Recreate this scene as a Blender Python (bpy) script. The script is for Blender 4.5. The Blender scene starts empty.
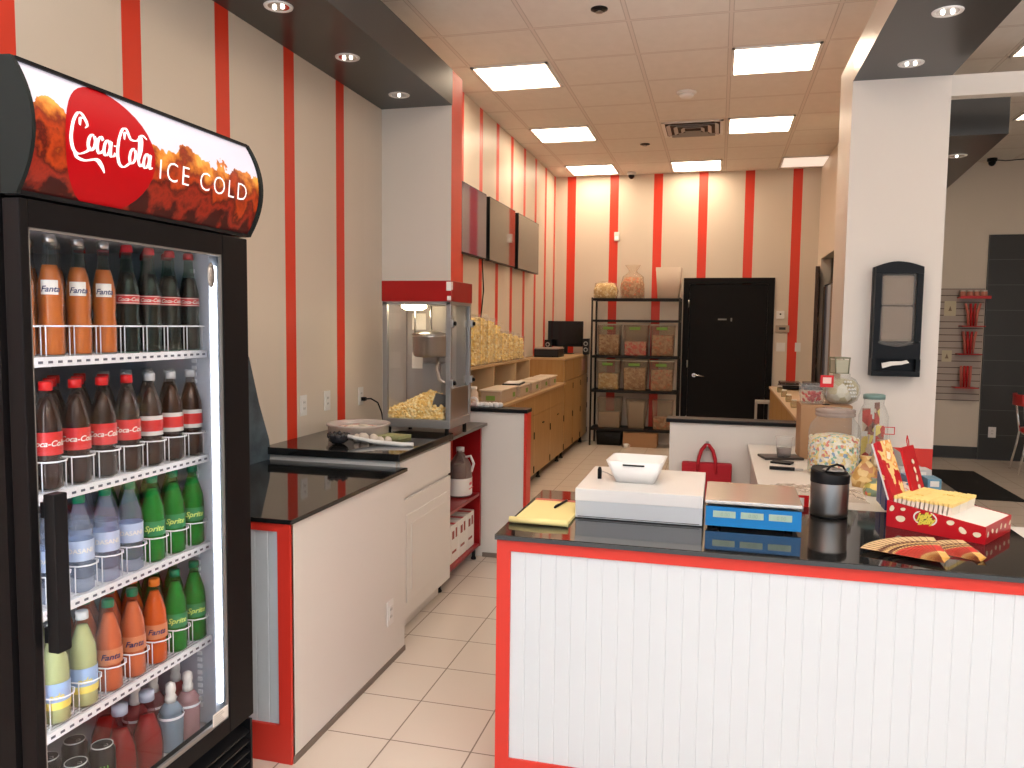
import bpy, bmesh, math, random
from mathutils import Vector, Matrix
random.seed(7)
PI = math.pi
S = bpy.context.scene
C = S.collection

# ------------------------------------------------------------------ camera, world, light, exposure
cam_d = bpy.data.cameras.new('camera'); cam = bpy.data.objects.new('camera', cam_d); C.objects.link(cam)
F_PX, YAW, PITCH, ROLL = 786.9, 0.25521, 0.07580, 0.01141
cy_, sy_, cp_, sp_ = math.cos(YAW), math.sin(YAW), math.cos(PITCH), math.sin(PITCH)
fw = Vector((-sy_*cp_, cy_*cp_, -sp_)); rt = Vector((cy_, sy_, 0)); up = rt.cross(fw)
r2 = math.cos(ROLL)*rt + math.sin(ROLL)*up; u2 = -math.sin(ROLL)*rt + math.cos(ROLL)*up
M = Matrix((r2, u2, -fw)).transposed().to_4x4(); M.translation = Vector((0, 0, 1.6))
cam.matrix_world = M
cam_d.sensor_width = 36; cam_d.lens = F_PX*36/1024; cam_d.clip_start = .05; cam_d.clip_end = 60
S.camera = cam
S.view_settings.view_transform = 'Standard'; S.view_settings.look = 'None'
S.view_settings.gamma = 1; S.view_settings.use_curve_mapping = False
S.view_settings.exposure = 0.36
W = bpy.data.worlds.new('world'); S.world = W; W.use_nodes = True
W.node_tree.nodes['Background'].inputs[0].default_value = (.72, .86, 1, 1)
W.node_tree.nodes['Background'].inputs[1].default_value = 0.7
PANEL_POWER = 11.5      # emission of the ceiling light diffusers
PANEL_COL = (1, .80, .58)

def area(name, loc, rot, sx, sy, power, col):
    l = bpy.data.lights.new(name, 'AREA'); l.shape = 'RECTANGLE'; l.size = sx; l.size_y = sy
    l.energy = power; l.color = col
    o = bpy.data.objects.new(name, l); o.location = loc; o.rotation_euler = rot; C.objects.link(o); return o
# daylight from the shop front behind the camera
area('shopfront_daylight', (1.0, -2.6, 1.6), (PI/2, 0, 0), 6.5, 2.6, 27, (.60, .82, 1))
# unseen fill light added near the floor, aimed up to brighten the ceiling
area('added_ceiling_fill', (1.0, -2.4, .25), (PI*.90, 0, 0), 7, 1.8, 560, (.95, .95, 1)).data.spread = PI*.62

# ------------------------------------------------------------------ materials
MATS = {}
def mat(name, col=(.8,.8,.8), rough=.5, metal=0, emis=0, ecol=None, spec=.4, coat=0):
    if name in MATS: return MATS[name]
    m = bpy.data.materials.new(name); m.use_nodes = True
    b = m.node_tree.nodes['Principled BSDF']
    b.inputs['Base Color'].default_value = (*col, 1); b.inputs['Roughness'].default_value = rough
    b.inputs['Metallic'].default_value = metal; b.inputs['Specular IOR Level'].default_value = spec
    if coat: b.inputs['Coat Weight'].default_value = coat; b.inputs['Coat Roughness'].default_value = .04
    if emis:
        b.inputs['Emission Color'].default_value = (*(ecol or col), 1); b.inputs['Emission Strength'].default_value = emis
    MATS[name] = m
    return m
class NT:
    def __init__(s, m): s.t = m.node_tree; s.n = s.t.nodes; s.l = s.t.links
    def new(s, ty, **k):
        x = s.n.new(ty)
        for a, v in k.items(): setattr(x, a, v)
        return x
    def put(s, sock, v):
        if isinstance(v, (int, float)): sock.default_value = v
        elif isinstance(v, tuple): sock.default_value = (*v, 1) if len(v) == 3 and sock.type == 'RGBA' else v
        else: s.l.new(v, sock)
    def math(s, op, a, b=0, c=0):
        x = s.new('ShaderNodeMath', operation=op); s.put(x.inputs[0], a); s.put(x.inputs[1], b); s.put(x.inputs[2], c); return x.outputs[0]
    def mix(s, f, a, b):
        x = s.new('ShaderNodeMix', data_type='RGBA'); s.put(x.inputs[0], f); s.put(x.inputs[6], a); s.put(x.inputs[7], b); return x.outputs[2]
    def pos(s):
        g = s.new('ShaderNodeNewGeometry'); x = s.new('ShaderNodeSeparateXYZ'); s.l.new(g.outputs['Position'], x.inputs[0]); return x.outputs
    def obj(s):
        g = s.new('ShaderNodeTexCoord'); return g.outputs['Object']
    def noise(s, scale, vec=None, detail=3, rough=.5):
        x = s.new('ShaderNodeTexNoise'); x.inputs['Scale'].default_value = scale; x.inputs['Detail'].default_value = detail; x.inputs['Roughness'].default_value = rough
        if vec is not None: s.l.new(vec, x.inputs['Vector'])
        return x
    def ramp(s, f, stops, mode='LINEAR'):
        x = s.new('ShaderNodeValToRGB'); x.color_ramp.interpolation = mode
        e = x.color_ramp.elements
        while len(e) < len(stops): e.new(.5)
        for i, (p, c) in enumerate(stops): e[i].position = p; e[i].color = (*c, 1)
        s.put(x.inputs[0], f); return x.outputs[0]
    def bsdf(s): return s.n['Principled BSDF']
    def base(s, c): s.put(s.bsdf().inputs['Base Color'], c)
    def bump(s, h, strength=.2, dist=.01):
        x = s.new('ShaderNodeBump'); x.inputs['Strength'].default_value = strength; x.inputs['Distance'].default_value = dist
        s.put(x.inputs['Height'], h); s.l.new(x.outputs[0], s.bsdf().inputs['Normal'])
def band(t, v, off, period, width):      # 1 inside the band
    f = t.math('FRACT', t.math('DIVIDE', t.math('SUBTRACT', v, off), period))
    return t.math('LESS_THAN', f, width/period)

WALLC = (.68, .59, .485); REDC = (.70, .045, .018)
def striped(name, axis, off, period, width, wall=WALLC, lo=-100, hi=1):
    m = mat(name, wall, .42, spec=.4); t = NT(m); p = t.pos()
    k = band(t, p[axis], off, period, width)
    if lo > -100: k = t.math('MULTIPLY', k, t.math('LESS_THAN', t.math('ABSOLUTE', t.math('SUBTRACT', p[axis], lo)), hi))
    n = t.noise(1.3, detail=2).outputs[0]
    w = t.mix(n, tuple(c*.96 for c in wall), tuple(min(1, c*1.04) for c in wall))
    t.base(t.mix(k, w, REDC)); return m
m_wall_left = striped('paint_striped_left', 1, 2.017, .5765, .104)
t = NT(m_wall_left); p = t.pos(); bc = t.bsdf().inputs['Base Color']; src = bc.links[0].from_socket
t.base(t.mix(t.math('MULTIPLY', t.math('GREATER_THAN', p[1], 4.7), t.math('LESS_THAN', p[1], 5.2)), src, WALLC))
m_wall_back = striped('paint_striped_back', 0, -2.060, .5855, .117)
m_paint = mat('paint_cream', WALLC, .45, spec=.4)
m_paint_grey = mat('paint_cool_white', (.66, .61, .55), .45, spec=.4)
m_white = mat('white_laminate', (.72, .68, .63), .35)
m_bead = mat('white_beadboard', (.60, .64, .67), .3)
m_red = mat('red_trim', (.62, .035, .022), .35)
m_redgloss = mat('red_enamel', (.27, .004, .006), .3)
m_granite = mat('black_granite', (.012, .012, .012), .05, spec=.6)
m_granite_edge = mat('granite_edge', (.008, .008, .009), .35, spec=.15)
m_blackpl = mat('black_plastic', (.008, .008, .009), .40, spec=.16)
m_blackmat = mat('black_matte', (.008, .008, .009), .6)
m_darkgrey = mat('dark_grey_gloss', (.035, .034, .032), .28)
m_fridge = mat('fridge_black', (.008, .007, .0075), .45, spec=.10)
m_liner = mat('fridge_liner', (.52, .55, .62), .4)
m_steel = mat('brushed_steel', (.48, .46, .44), .32, 1)
m_alu = mat('satin_aluminium', (.36, .35, .34), .42, .7)
m_chrome = mat('chrome', (.8, .8, .8), .12, 1)
m_whitepl = mat('white_plastic', (.78, .76, .73), .35)
m_wire = mat('shelf_white', (.85, .87, .92), .35)
m_blkmetal = mat('black_metal', (.010, .008, .007), .45, spec=.2)
m_wood = mat('maple_laminate', (.40, .235, .095), .4)
t = NT(m_wood); mp = t.new('ShaderNodeMapping'); mp.inputs['Scale'].default_value = (9, 9, 1.2); t.l.new(t.obj(), mp.inputs[0])
t.base(t.ramp(t.noise(3, mp.outputs[0], 4).outputs[0], [(.3, (.34, .19, .062)), (.7, (.40, .235, .085))]))
m_woodtop = mat('maple_top', (.50, .33, .17), .35)
m_woodedge = mat('maple_edge', (.62, .44, .24), .4)
m_card = mat('cardboard', (.36, .20, .10), .75)
m_paper = mat('paper_white', (.80, .76, .70), .7)
m_yellow = mat('paper_yellow', (.85, .70, .30), .7)
m_slate = mat('slate_tile', (.030, .029, .027), .35)
t = NT(m_slate); p = t.pos()
k = t.math('MAXIMUM', band(t, p[2], .004, .305, .006), band(t, p[0], 3.14, .61, .006))
t.base(t.mix(k, (.030, .029, .027), (.10, .095, .09)))
m_slat = mat('slatwall', (.46, .38, .32), .45)
m_redcloth = mat('red_fabric', (.42, .008, .018), .7)
m_redvinyl = mat('red_vinyl', (.6, .01, .012), .3)
m_door = mat('black_door_paint', (.006, .005, .005), .5, spec=.12)
m_screen = mat('screen_black', (.006, .006, .007), .12)
m_tv = mat('tv_screen_glass', (.085, .062, .050), .04, spec=.6)
m_tvv = mat('tv_screen_violet', (.085, .055, .105), .04, spec=.6)
m_led = mat('led_white', (1, 1, 1), .5, emis=10, ecol=(.84, .91, 1))
m_panel = mat('troffer_diffuser', (.9, .9, .9), .5, emis=PANEL_POWER, ecol=PANEL_COL)
m_lens = mat('dim_diffuser', (.8, .78, .74), .5, emis=.55, ecol=(1, .84, .70))
m_bulb = mat('bulb', (1, 1, 1), .4, emis=3.0, ecol=(1, .93, .85))
m_heat = mat('warm_lamp', (1, 1, 1), .4, emis=14, ecol=(1, .80, .50))

# floor tiles
m_floor = mat('floor_tile', (.55, .45, .36), .22, spec=.5); t = NT(m_floor); p = t.pos()
k = t.math('MAXIMUM', band(t, p[0], -.853, .325, .006), band(t, p[1], 2.704, .3265, .006))
n = t.noise(2.2, detail=4).outputs[0]
t.base(t.mix(k, t.mix(n, (.66, .57, .48), (.74, .65, .56)), (.23, .175, .135)))
t.put(t.bsdf().inputs['Roughness'], t.mix(k, (.24,)*3, (.7,)*3))
# ceiling tiles
m_ceil = mat('ceiling_tile', (.5, .45, .4), .8, spec=.2); t = NT(m_ceil); p = t.pos()
k = t.math('MAXIMUM', band(t, p[0], .010, .6615, .022), band(t, p[1], 6.062, .665, .022))
e = t.math('MAXIMUM', band(t, p[0], .004, .6615, .034), band(t, p[1], 6.056, .665, .034))
n = t.noise(120, detail=2).outputs[0]
t.base(t.mix(k, t.mix(e, t.mix(n, (.72, .68, .62), (.80, .76, .70)), (.55, .50, .45)), (.72, .66, .60)))

def clear(name, tint=(1, 1, 1), alpha=.12, rough=.03, body=None, edge=True):
    """thin glass or plastic: mostly see-through, with a glossy reflection that grows at grazing angles"""
    if name in MATS: return MATS[name]
    m = bpy.data.materials.new(name); m.use_nodes = True; t = NT(m); n = t.n
    for x in list(n):
        if x.type != 'OUTPUT_MATERIAL': n.remove(x)
    out = [x for x in n if x.type == 'OUTPUT_MATERIAL'][0]
    tr = t.new('ShaderNodeBsdfTransparent'); tr.inputs[0].default_value = (*tint, 1)
    gl = t.new('ShaderNodeBsdfPrincipled'); gl.inputs['Base Color'].default_value = (*(body or (.8, .8, .8)), 1)
    gl.inputs['Roughness'].default_value = rough
    lw = t.new('ShaderNodeLayerWeight'); lw.inputs[0].default_value = .35
    f = t.math('ADD', t.math('MULTIPLY', t.math('POWER', lw.outputs['Facing'], 2.2), .45 if edge else .1), alpha)
    mx = t.new('ShaderNodeMixShader'); t.put(mx.inputs[0], f)
    t.l.new(tr.outputs[0], mx.inputs[1]); t.l.new(gl.outputs[0], mx.inputs[2]); t.l.new(mx.outputs[0], out.inputs[0])
    MATS[name] = m; return m
def pane(name, refl=.05):
    if name in MATS: return MATS[name]
    m = bpy.data.materials.new(name); m.use_nodes = True; t = NT(m); n = t.n
    for x in list(n):
        if x.type != 'OUTPUT_MATERIAL': n.remove(x)
    out = [x for x in n if x.type == 'OUTPUT_MATERIAL'][0]
    tr = t.new('ShaderNodeBsdfTransparent'); gl = t.new('ShaderNodeBsdfGlossy'); gl.inputs['Roughness'].default_value = .02
    fr = t.new('ShaderNodeLayerWeight'); fr.inputs[0].default_value = .5
    mx = t.new('ShaderNodeMixShader'); t.put(mx.inputs[0], t.math('ADD', t.math('MULTIPLY', t.math('POWER', fr.outputs['Facing'], 4.0), .5), refl))
    t.l.new(tr.outputs[0], mx.inputs[1]); t.l.new(gl.outputs[0], mx.inputs[2]); t.l.new(mx.outputs[0], out.inputs[0])
    MATS[name] = m; return m
m_pane = pane('window_glass', .025)
m_clearpl = clear('clear_plastic', (.96, .96, .95), .16, .12)
m_bin = clear('bin_plastic', (.92, .90, .86), .10, .25, (.62, .54, .45))
m_glassjar = clear('jar_glass', (.95, .96, .95), .07, .03)

def speck(name, stops, scale=60, rough=.6, bump=.5):
    m = mat(name, stops[0][1], rough); t = NT(m)
    v = t.new('ShaderNodeTexVoronoi'); v.inputs['Scale'].default_value = scale; t.l.new(t.obj(), v.inputs['Vector'])
    s = t.new('ShaderNodeSeparateColor'); t.l.new(v.outputs['Color'], s.inputs[0])
    t.base(t.ramp(s.outputs[0], stops, 'CONSTANT')); t.bump(v.outputs['Distance'], bump, .01); return m
m_pop = speck('popcorn', [(0, (.85, .55, .17)), (.35, (.90, .66, .28)), (.7, (.95, .78, .42))], 70)
m_pop2 = speck('popcorn_pale', [(0, (.80, .56, .16)), (.4, (.88, .68, .26)), (.75, (.92, .80, .42))], 50)
m_candy = speck('wrapped_candy', [(0, (.80, .74, .60)), (.30, (.25, .50, .36)), (.40, (.78, .55, .20)), (.52, (.85, .80, .72)), (.72, (.70, .22, .16)), (.80, (.22, .36, .55)), (.86, (.86, .70, .30))], 75, .35)
m_mix_br = speck('caramel_mix', [(0, (.36, .20, .09)), (.5, (.50, .34, .18)), (.8, (.62, .48, .30))], 40)
m_mix_pk = speck('pink_mix', [(0, (.70, .12, .12)), (.4, (.75, .35, .30)), (.75, (.70, .50, .40))], 40)
m_mix_ch = speck('cheddar_mix', [(0, (.55, .38, .15)), (.5, (.70, .55, .28)), (.8, (.80, .70, .45))], 40)
m_mix_rd = speck('red_brown_mix', [(0, (.40, .22, .12)), (.5, (.55, .36, .22)), (.85, (.6, .2, .1))], 40)
m_mottle = mat('mottled_slate_blue', (.06, .08, .10), .4); t = NT(m_mottle)
t.base(t.ramp(t.noise(9, t.obj(), 5, .6).outputs[0], [(.3, (.035, .05, .062)), (.7, (.11, .15, .18))]))
m_green = mat('green_label', (.16, .30, .05), .6)
m_redlic = mat('red_licorice', (.5, .02, .02), .4)

# ------------------------------------------------------------------ mesh builder
class MB:
    def __init__(s): s.b = bmesh.new(); s.mi = 0
    def _f(s, vs, smooth=False):
        try: f = s.b.faces.new(vs); f.material_index = s.mi; f.smooth = smooth; return f
        except ValueError: return None
    def box(s, x0, x1, y0, y1, z0, z1, bev=0):
        if x0 > x1: x0, x1 = x1, x0
        if y0 > y1: y0, y1 = y1, y0
        if z0 > z1: z0, z1 = z1, z0
        if bev: return s.rbox(x0, x1, y0, y1, z0, z1, bev)
        v = [s.b.verts.new(p) for p in [(x0,y0,z0),(x1,y0,z0),(x1,y1,z0),(x0,y1,z0),(x0,y0,z1),(x1,y0,z1),(x1,y1,z1),(x0,y1,z1)]]
        for q in [(0,3,2,1),(4,5,6,7),(0,1,5,4),(1,2,6,5),(2,3,7,6),(3,0,4,7)]: s._f([v[i] for i in q])
        return s
    def rbox(s, x0, x1, y0, y1, z0, z1, r):
        """box with bevelled edges (chamfer all round)"""
        t = bmesh.new(); bmesh.ops.create_cube(t, size=1)
        bmesh.ops.scale(t, vec=(x1-x0, y1-y0, z1-z0), verts=t.verts); bmesh.ops.translate(t, vec=((x0+x1)/2, (y0+y1)/2, (z0+z1)/2), verts=t.verts)
        bmesh.ops.bevel(t, geom=t.edges[:], offset=min(r, (x1-x0)*.45, (y1-y0)*.45, (z1-z0)*.45), segments=2, affect='EDGES', profile=.6)
        return s.merge(t, smooth=False)
    def merge(s, t, mtx=None, smooth=None):
        mp = {}
        for v in t.verts: mp[v] = s.b.verts.new(mtx @ v.co if mtx else v.co)
        for f in t.faces:
            s._f([mp[v] for v in f.verts], f.smooth if smooth is None else smooth)
        t.free(); return s
    def obox(s, cx, cy, z0, z1, lx, ly, ang, bev=0):
        """box turned about z"""
        q = MB(); q.box(-lx/2, lx/2, -ly/2, ly/2, z0, z1, bev)
        return s.merge(q.b, Matrix.Translation((cx, cy, 0)) @ Matrix.Rotation(ang, 4, 'Z'))
    def prism(s, pts, axis, a, b, smooth=False):
        """polygon pts extruded along an axis: 'x': (y,z); 'y': (x,z); 'z': (x,y)"""
        f = {'x': lambda p, t: (t, p[0], p[1]), 'y': lambda p, t: (p[0], t, p[1]), 'z': lambda p, t: (p[0], p[1], t)}[axis]
        A = [s.b.verts.new(f(p, a)) for p in pts]; B = [s.b.verts.new(f(p, b)) for p in pts]
        s._f(A); s._f(B[::-1]); n = len(pts)
        for i in range(n): s._f([A[i], A[(i+1) % n], B[(i+1) % n], B[i]], smooth)
        return s
    def lathe(s, prof, cx=0, cy=0, cz=0, seg=20, sx=1, sy=1, cap=True, axis='z'):
        R = []
        for (r, z) in prof:
            ring = []
            for i in range(seg):
                a = 2*PI*i/seg
                x, y = r*math.cos(a)*sx, r*math.sin(a)*sy
                q = {'z': (cx+x, cy+y, cz+z), 'y': (cx+x, cy+z, cz+y), 'x': (cx+z, cy+x, cz+y)}[axis]
                ring.append(s.b.verts.new(q))
            R.append(ring)
        for A, B in zip(R, R[1:]):
            for i in range(seg): s._f([A[i], A[(i+1) % seg], B[(i+1) % seg], B[i]], True)
        if cap:
            if prof[0][0] > 1e-5: s._f(R[0][::-1])
            if prof[-1][0] > 1e-5: s._f(R[-1])
        return s
    def cyl(s, cx, cy, z0, z1, r, seg=16, axis='z'):
        if axis == 'z': return s.lathe([(r, z0), (r, z1)], cx, cy, 0, seg)
        if axis == 'y': return s.lathe([(r, z0), (r, z1)], cx, 0, cy, seg, axis='y')   # cx=x, cy=z
        return s.lathe([(r, z0), (r, z1)], 0, cx, cy, seg, axis='x')                    # cx=y, cy=z
    def tube(s, pts, r, seg=8, closed=False):
        pts = [Vector(p) for p in pts]; n = len(pts); R = []
        nrm = None
        for i, p in enumerate(pts):
            d = (pts[(i+1) % n] - pts[i-1]) if closed else (pts[min(i+1, n-1)] - pts[max(i-1, 0)])
            d.normalize()
            if nrm is None: nrm = d.orthogonal().normalized()
            nrm = (nrm - d*nrm.dot(d)).normalized(); bn = d.cross(nrm)
            rr = r[i] if isinstance(r, (list, tuple)) else r
            R.append([s.b.verts.new(p + nrm*math.cos(2*PI*k/seg)*rr + bn*math.sin(2*PI*k/seg)*rr) for k in range(seg)])
        for A, B in (list(zip(R, R[1:])) + ([(R[-1], R[0])] if closed else [])):
            for k in range(seg): s._f([A[k], A[(k+1) % seg], B[(k+1) % seg], B[k]], True)
        if not closed: s._f(R[0][::-1]); s._f(R[-1])
        return s
    def bar(s, a, b, r, seg=6): return s.tube([a, b], r, seg)
    def blob(s, c, r, sub=1, jit=.25, rnd=random):
        t = bmesh.new(); bmesh.ops.create_icosphere(t, subdivisions=sub, radius=r)
        for v in t.verts: v.co *= 1 + rnd.uniform(-jit, jit)
        return s.merge(t, Matrix.Translation(c), True)
    def build(s, name, m, parent=None, loc=(0,0,0)):
        me = bpy.data.meshes.new(name); bmesh.ops.recalc_face_normals(s.b, faces=s.b.faces[:]) if len(s.b.faces) < 60000 else None
        s.b.to_mesh(me); s.b.free()
        for x in (m if isinstance(m, (list, tuple)) else [m]): me.materials.append(x)
        o = bpy.data.objects.new(name, me); C.objects.link(o); o.location = loc
        if parent: o.parent = parent
        return o
def thing(name, label, cat, loc=(0,0,0), rz=0, group=None):
    o = bpy.data.objects.new(name, None); C.objects.link(o); o.location = loc; o.rotation_euler = (0,0,rz)
    o.empty_display_size = .05
    return tag(o, label, cat, group)
def tag(o, label, cat, group=None, kind=None):
    o['label'] = label; o['category'] = cat
    if group: o['group'] = group
    if kind: o['kind'] = kind
    return o
def struct(name, mb, m, parent=None):
    o = mb.build(name, m, parent)
    if not parent: o['kind'] = 'structure'
    return o
def dup(root, loc, rz=None, label=None, group=None):
    r = root.copy(); C.objects.link(r); r.location = loc
    if rz is not None: r.rotation_euler = (0,0,rz)
    if label: r['label'] = label
    if group: r['group'] = group
    for ch in list(root.children):
        c = ch.copy(); C.objects.link(c); c.parent = r
        for g in list(ch.children):
            d = g.copy(); C.objects.link(d); d.parent = c
    return r

# text as flat faces: returns list of polygons in (u, v)
_fc = {}
def text_polys(st, size=1.0, shear=0.0, bold=0.0, space=1.0):
    k = (st, shear, bold, space)
    if k not in _fc:
        cu = bpy.data.curves.new('txt', 'FONT'); cu.body = st; cu.size = 1; cu.shear = shear; cu.offset = bold
        cu.space_character = space; cu.align_x = 'CENTER'; cu.align_y = 'CENTER'; cu.resolution_u = 3
        o = bpy.data.objects.new('txt', cu); C.objects.link(o)
        bpy.context.view_layer.update()
        me = bpy.data.meshes.new_from_object(o.evaluated_get(bpy.context.evaluated_depsgraph_get()))
        _fc[k] = [[tuple(me.vertices[i].co[:2]) for i in p.vertices] for p in me.polygons]
        bpy.data.objects.remove(o); bpy.data.curves.remove(cu); bpy.data.meshes.remove(me)
    return [[(x*size, y*size) for x, y in p] for p in _fc[k]]
def flat(mb, polys, fn):
    for p in polys:
        mb._f([mb.b.verts.new(fn(u, v)) for u, v in p])
def ribbon(pts, wfun, steps=8):
    """smooth stroke through pts (u,v) or (u,v,w) -> quads in (u, v)"""
    P = [(*p, 1.0) if len(p) == 2 else p for p in pts]; out = []
    n = len(P); sm = []
    for i in range(n-1):
        p0, p1, p2, p3 = P[max(i-1, 0)], P[i], P[i+1], P[min(i+2, n-1)]
        for k in range(steps + (1 if i == n-2 else 0)):
            t = k/steps
            sm.append(tuple(.5*((2*b)+(-a+c)*t+(2*a-5*b+4*c-d)*t*t+(-a+3*b-3*c+d)*t**3) for a, b, c, d in zip(p0, p1, p2, p3)))
    L = []; Rr = []
    for i, (x, y, w) in enumerate(sm):
        a = sm[max(i-1, 0)]; b = sm[min(i+1, len(sm)-1)]
        dx, dy = b[0]-a[0], b[1]-a[1]; d = math.hypot(dx, dy) or 1
        ww = wfun(math.atan2(dy, dx))*w/2
        L.append((x - dy/d*ww, y + dx/d*ww)); Rr.append((x + dy/d*ww, y - dx/d*ww))
    for i in range(len(sm)-1): out.append([L[i], Rr[i], Rr[i+1], L[i+1]])
    return out
def coke_script():
    """the flowing white script of the cola sign, about 10 units wide and 4 high"""
    w = lambda a: .10 + .27*abs(math.sin(a - .25))
    o = []
    def st(*p): o.extend(ribbon(p, w))
    # first big C with its long under-swash
    st((2.05, 2.75), (1.75, 3.25), (1.25, 3.2), (.55, 2.35), (.2, 1.2), (.45, .35), (1.05, .1), (1.9, .45), (2.3, .9))
    st((.5, .35, .7), (.9, -.15), (1.8, -.25, 1.2), (3.0, .05, 1.5), (3.7, -.25, 1.2), (4.2, -.75, .4))
    st((1.25, 2.3, .6), (1.45, 2.85), (1.95, 2.95), (2.1, 2.5, .8), (1.8, 2.2, .4))
    def oval(cx, cy, rx, ry):
        st(*[(cx + rx*math.cos(a) + .25*ry*math.sin(a), cy + ry*math.sin(a)) for a in [PI*.35 + 2*PI*i/8 for i in range(9)]])
    oval(2.45, 1.25, .38, .62)
    st((3.75, 1.7), (3.55, 1.92), (3.2, 1.6), (3.05, 1.0), (3.3, .62), (3.8, .95))
    oval(4.2, 1.22, .34, .6); st((4.75, 1.85), (4.6, 1.2), (4.65, .7), (5.0, .75), (5.2, 1.0))
    st((5.0, 1.55, .8), (5.35, 1.6, .8))
    # second C with ribbon head
    st((7.1, 2.9), (6.9, 3.35), (6.4, 3.2), (5.75, 2.3), (5.45, 1.2), (5.7, .35), (6.3, .15), (7.0, .6))
    st((6.4, 2.4, .5), (6.6, 2.95), (7.0, 3.0), (7.3, 2.6), (8.1, 2.7), (8.9, 3.3), (9.5, 3.1, .5))
    oval(7.35, 1.25, .36, .62)
    st((8.05, 1.0), (8.5, 2.0), (8.75, 2.95), (8.55, 3.1), (8.3, 2.3), (8.1, 1.1), (8.35, .65), (8.7, .9))
    oval(9.15, 1.22, .34, .6); st((9.75, 1.85), (9.6, 1.2), (9.65, .7), (10.0, .8))
    return o

# ================================================================== SETTING
XW = -2.22; YP = 5.0; YB = 10.8; ZC = 3.62
struct('floor', MB().box(-2.5, 6.5, -3, 11.2, -.1, 0), m_floor)
struct('ceiling', MB().box(-2.5, 6.5, -3, 11.2, ZC, ZC+.1), m_ceil)
struct('wall_left', MB().box(XW-.15, XW, -3, 11.2, 0, ZC), m_wall_left)
struct('wall_back', MB().box(XW, 1.2, YB, YB+.15, 0, ZC), m_wall_back)
struct('wall_back_right', MB().box(1.2, 6.5, YB, YB+.15, 0, ZC), m_paint)
struct('wall_right', MB().box(6.4, 6.5, -3, YB, 0, ZC), m_paint)
# pier closing the left bay, red on its end face
m_pier = mat('paint_pier', WALLC, .42, spec=.4); t = NT(m_pier); g = t.new('ShaderNodeNewGeometry'); sp = t.new('ShaderNodeSeparateXYZ'); t.l.new(g.outputs['Normal'], sp.inputs[0])
t.base(t.mix(t.math('GREATER_THAN', sp.outputs[0], .5), (.74, .67, .59), (.74, .060, .026)))
struct('wall_pier', MB().box(XW, -1.727, YP-.02, 5.2, 0, 3.245), m_pier)
struct('wall_partition', MB().box(1.2, 1.32, 5.5, 9.05, 0, ZC).box(1.2, 1.32, 10.45, YB, 0, ZC).box(1.2, 1.32, 9.05, 10.45, 2.45, ZC), striped('paint_partition', 1, 5.62, .585, .11, (.72, .63, .52), 6.5, 1.8))
m_pil = mat('paint_pillar', WALLC, .42, spec=.4); t = NT(m_pil); p = t.pos()
t.base(t.mix(t.math('LESS_THAN', p[2], .905), (.74, .67, .60), (.62, .035, .022)))
struct('wall_pillar', MB().box(.708, 1.225, YP, 5.5, 0, 3.2), m_pil)
struct('trim_beam', MB().box(1.225, 6.4, YP, 5.08, 2.905, 3.02), m_paint_grey)
struct('baseboard_back_right', MB().box(1.33, 3.14, YB-.012, YB, 0, .15), m_slate)
struct('wall_slate_tiles', MB().box(3.14, 6.4, YB-.03, YB, 0, 2.745), m_slate)
# dropped soffits
soff = MB().box(XW, -1.722, 1.5, YP-.02, 3.02, 3.245); struct('ceiling_soffit_left', soff, m_darkgrey)
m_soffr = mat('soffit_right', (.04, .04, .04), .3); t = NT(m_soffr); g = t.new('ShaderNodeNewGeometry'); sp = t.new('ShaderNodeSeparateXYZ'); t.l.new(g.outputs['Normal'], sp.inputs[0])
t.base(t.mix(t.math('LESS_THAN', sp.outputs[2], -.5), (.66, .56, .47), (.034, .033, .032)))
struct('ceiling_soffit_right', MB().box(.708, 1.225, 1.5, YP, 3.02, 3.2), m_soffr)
struct('ceiling_soffit_rear', MB().prism([(1.34, 5.53), (1.684, 5.53), (1.84, 7.38), (2.02, 9.5), (1.34, 9.5)], 'z', 2.8, 3.02), m_darkgrey)

# half walls
hw = MB().box(-.277, .706, YP+.005, 5.12, 0, 1.0)
struct('wall_half_right', hw, m_white)
struct('trim_half_wall_cap', MB().box(-.30, .706, YP-.015, 5.14, 1.0, 1.024, .004), m_granite_edge)
struct('wall_half_left', MB().box(-1.727, -1.245, 5.11, 5.22, 0, 1.005), m_white)
struct('trim_left_half_wall_cap', MB().box(-1.71, -1.222, 5.09, 5.24, 1.005, 1.03, .004), m_granite_edge)
struct('trim_left_half_wall_post', MB().box(-1.245, -1.225, 5.105, 5.225, 0, 1.005), m_red)
struct('baseboard_half_wall', MB().box(-1.53, -1.245, 5.10, 5.11, 0, .03), mat('grout_grey', (.20, .16, .13), .7))

# ------------------------------------------------------------------ back door
d = struct('door_back', MB().box(-.465, -.385, YB-.03, YB, 0, 2.24, .004).box(.61, .69, YB-.03, YB, 0, 2.24, .004).box(-.465, .69, YB-.031, YB, 2.16, 2.24, .004), m_door)
struct('door_leaf', MB().box(-.383, .608, YB-.018, YB-.002, .01, 2.158), m_door, d)
h = MB(); h.cyl(-.30, .95, YB-.018, YB-.034, .028, 16, 'y'); h.tube([(-.30, YB-.03, .95), (-.30, YB-.055, .95), (-.27, YB-.062, .95), (-.17, YB-.062, .94)], .010)
struct('door_handle', h, m_chrome, d)
hg = MB()
for z in (.35, 1.1, 1.9): hg.cyl(-.392, YB-.034, z-.05, z+.05, .008, 8)
struct('door_hinge', hg, m_steel, d)
s_ = MB().box(-.01, .10, YB-.022, YB-.018, 1.685, 1.705).box(.15, .17, YB-.022, YB-.018, 1.67, 1.715)
struct('door_sign', s_, mat('grey_lettering', (.22, .21, .20), .5), d)
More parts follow.
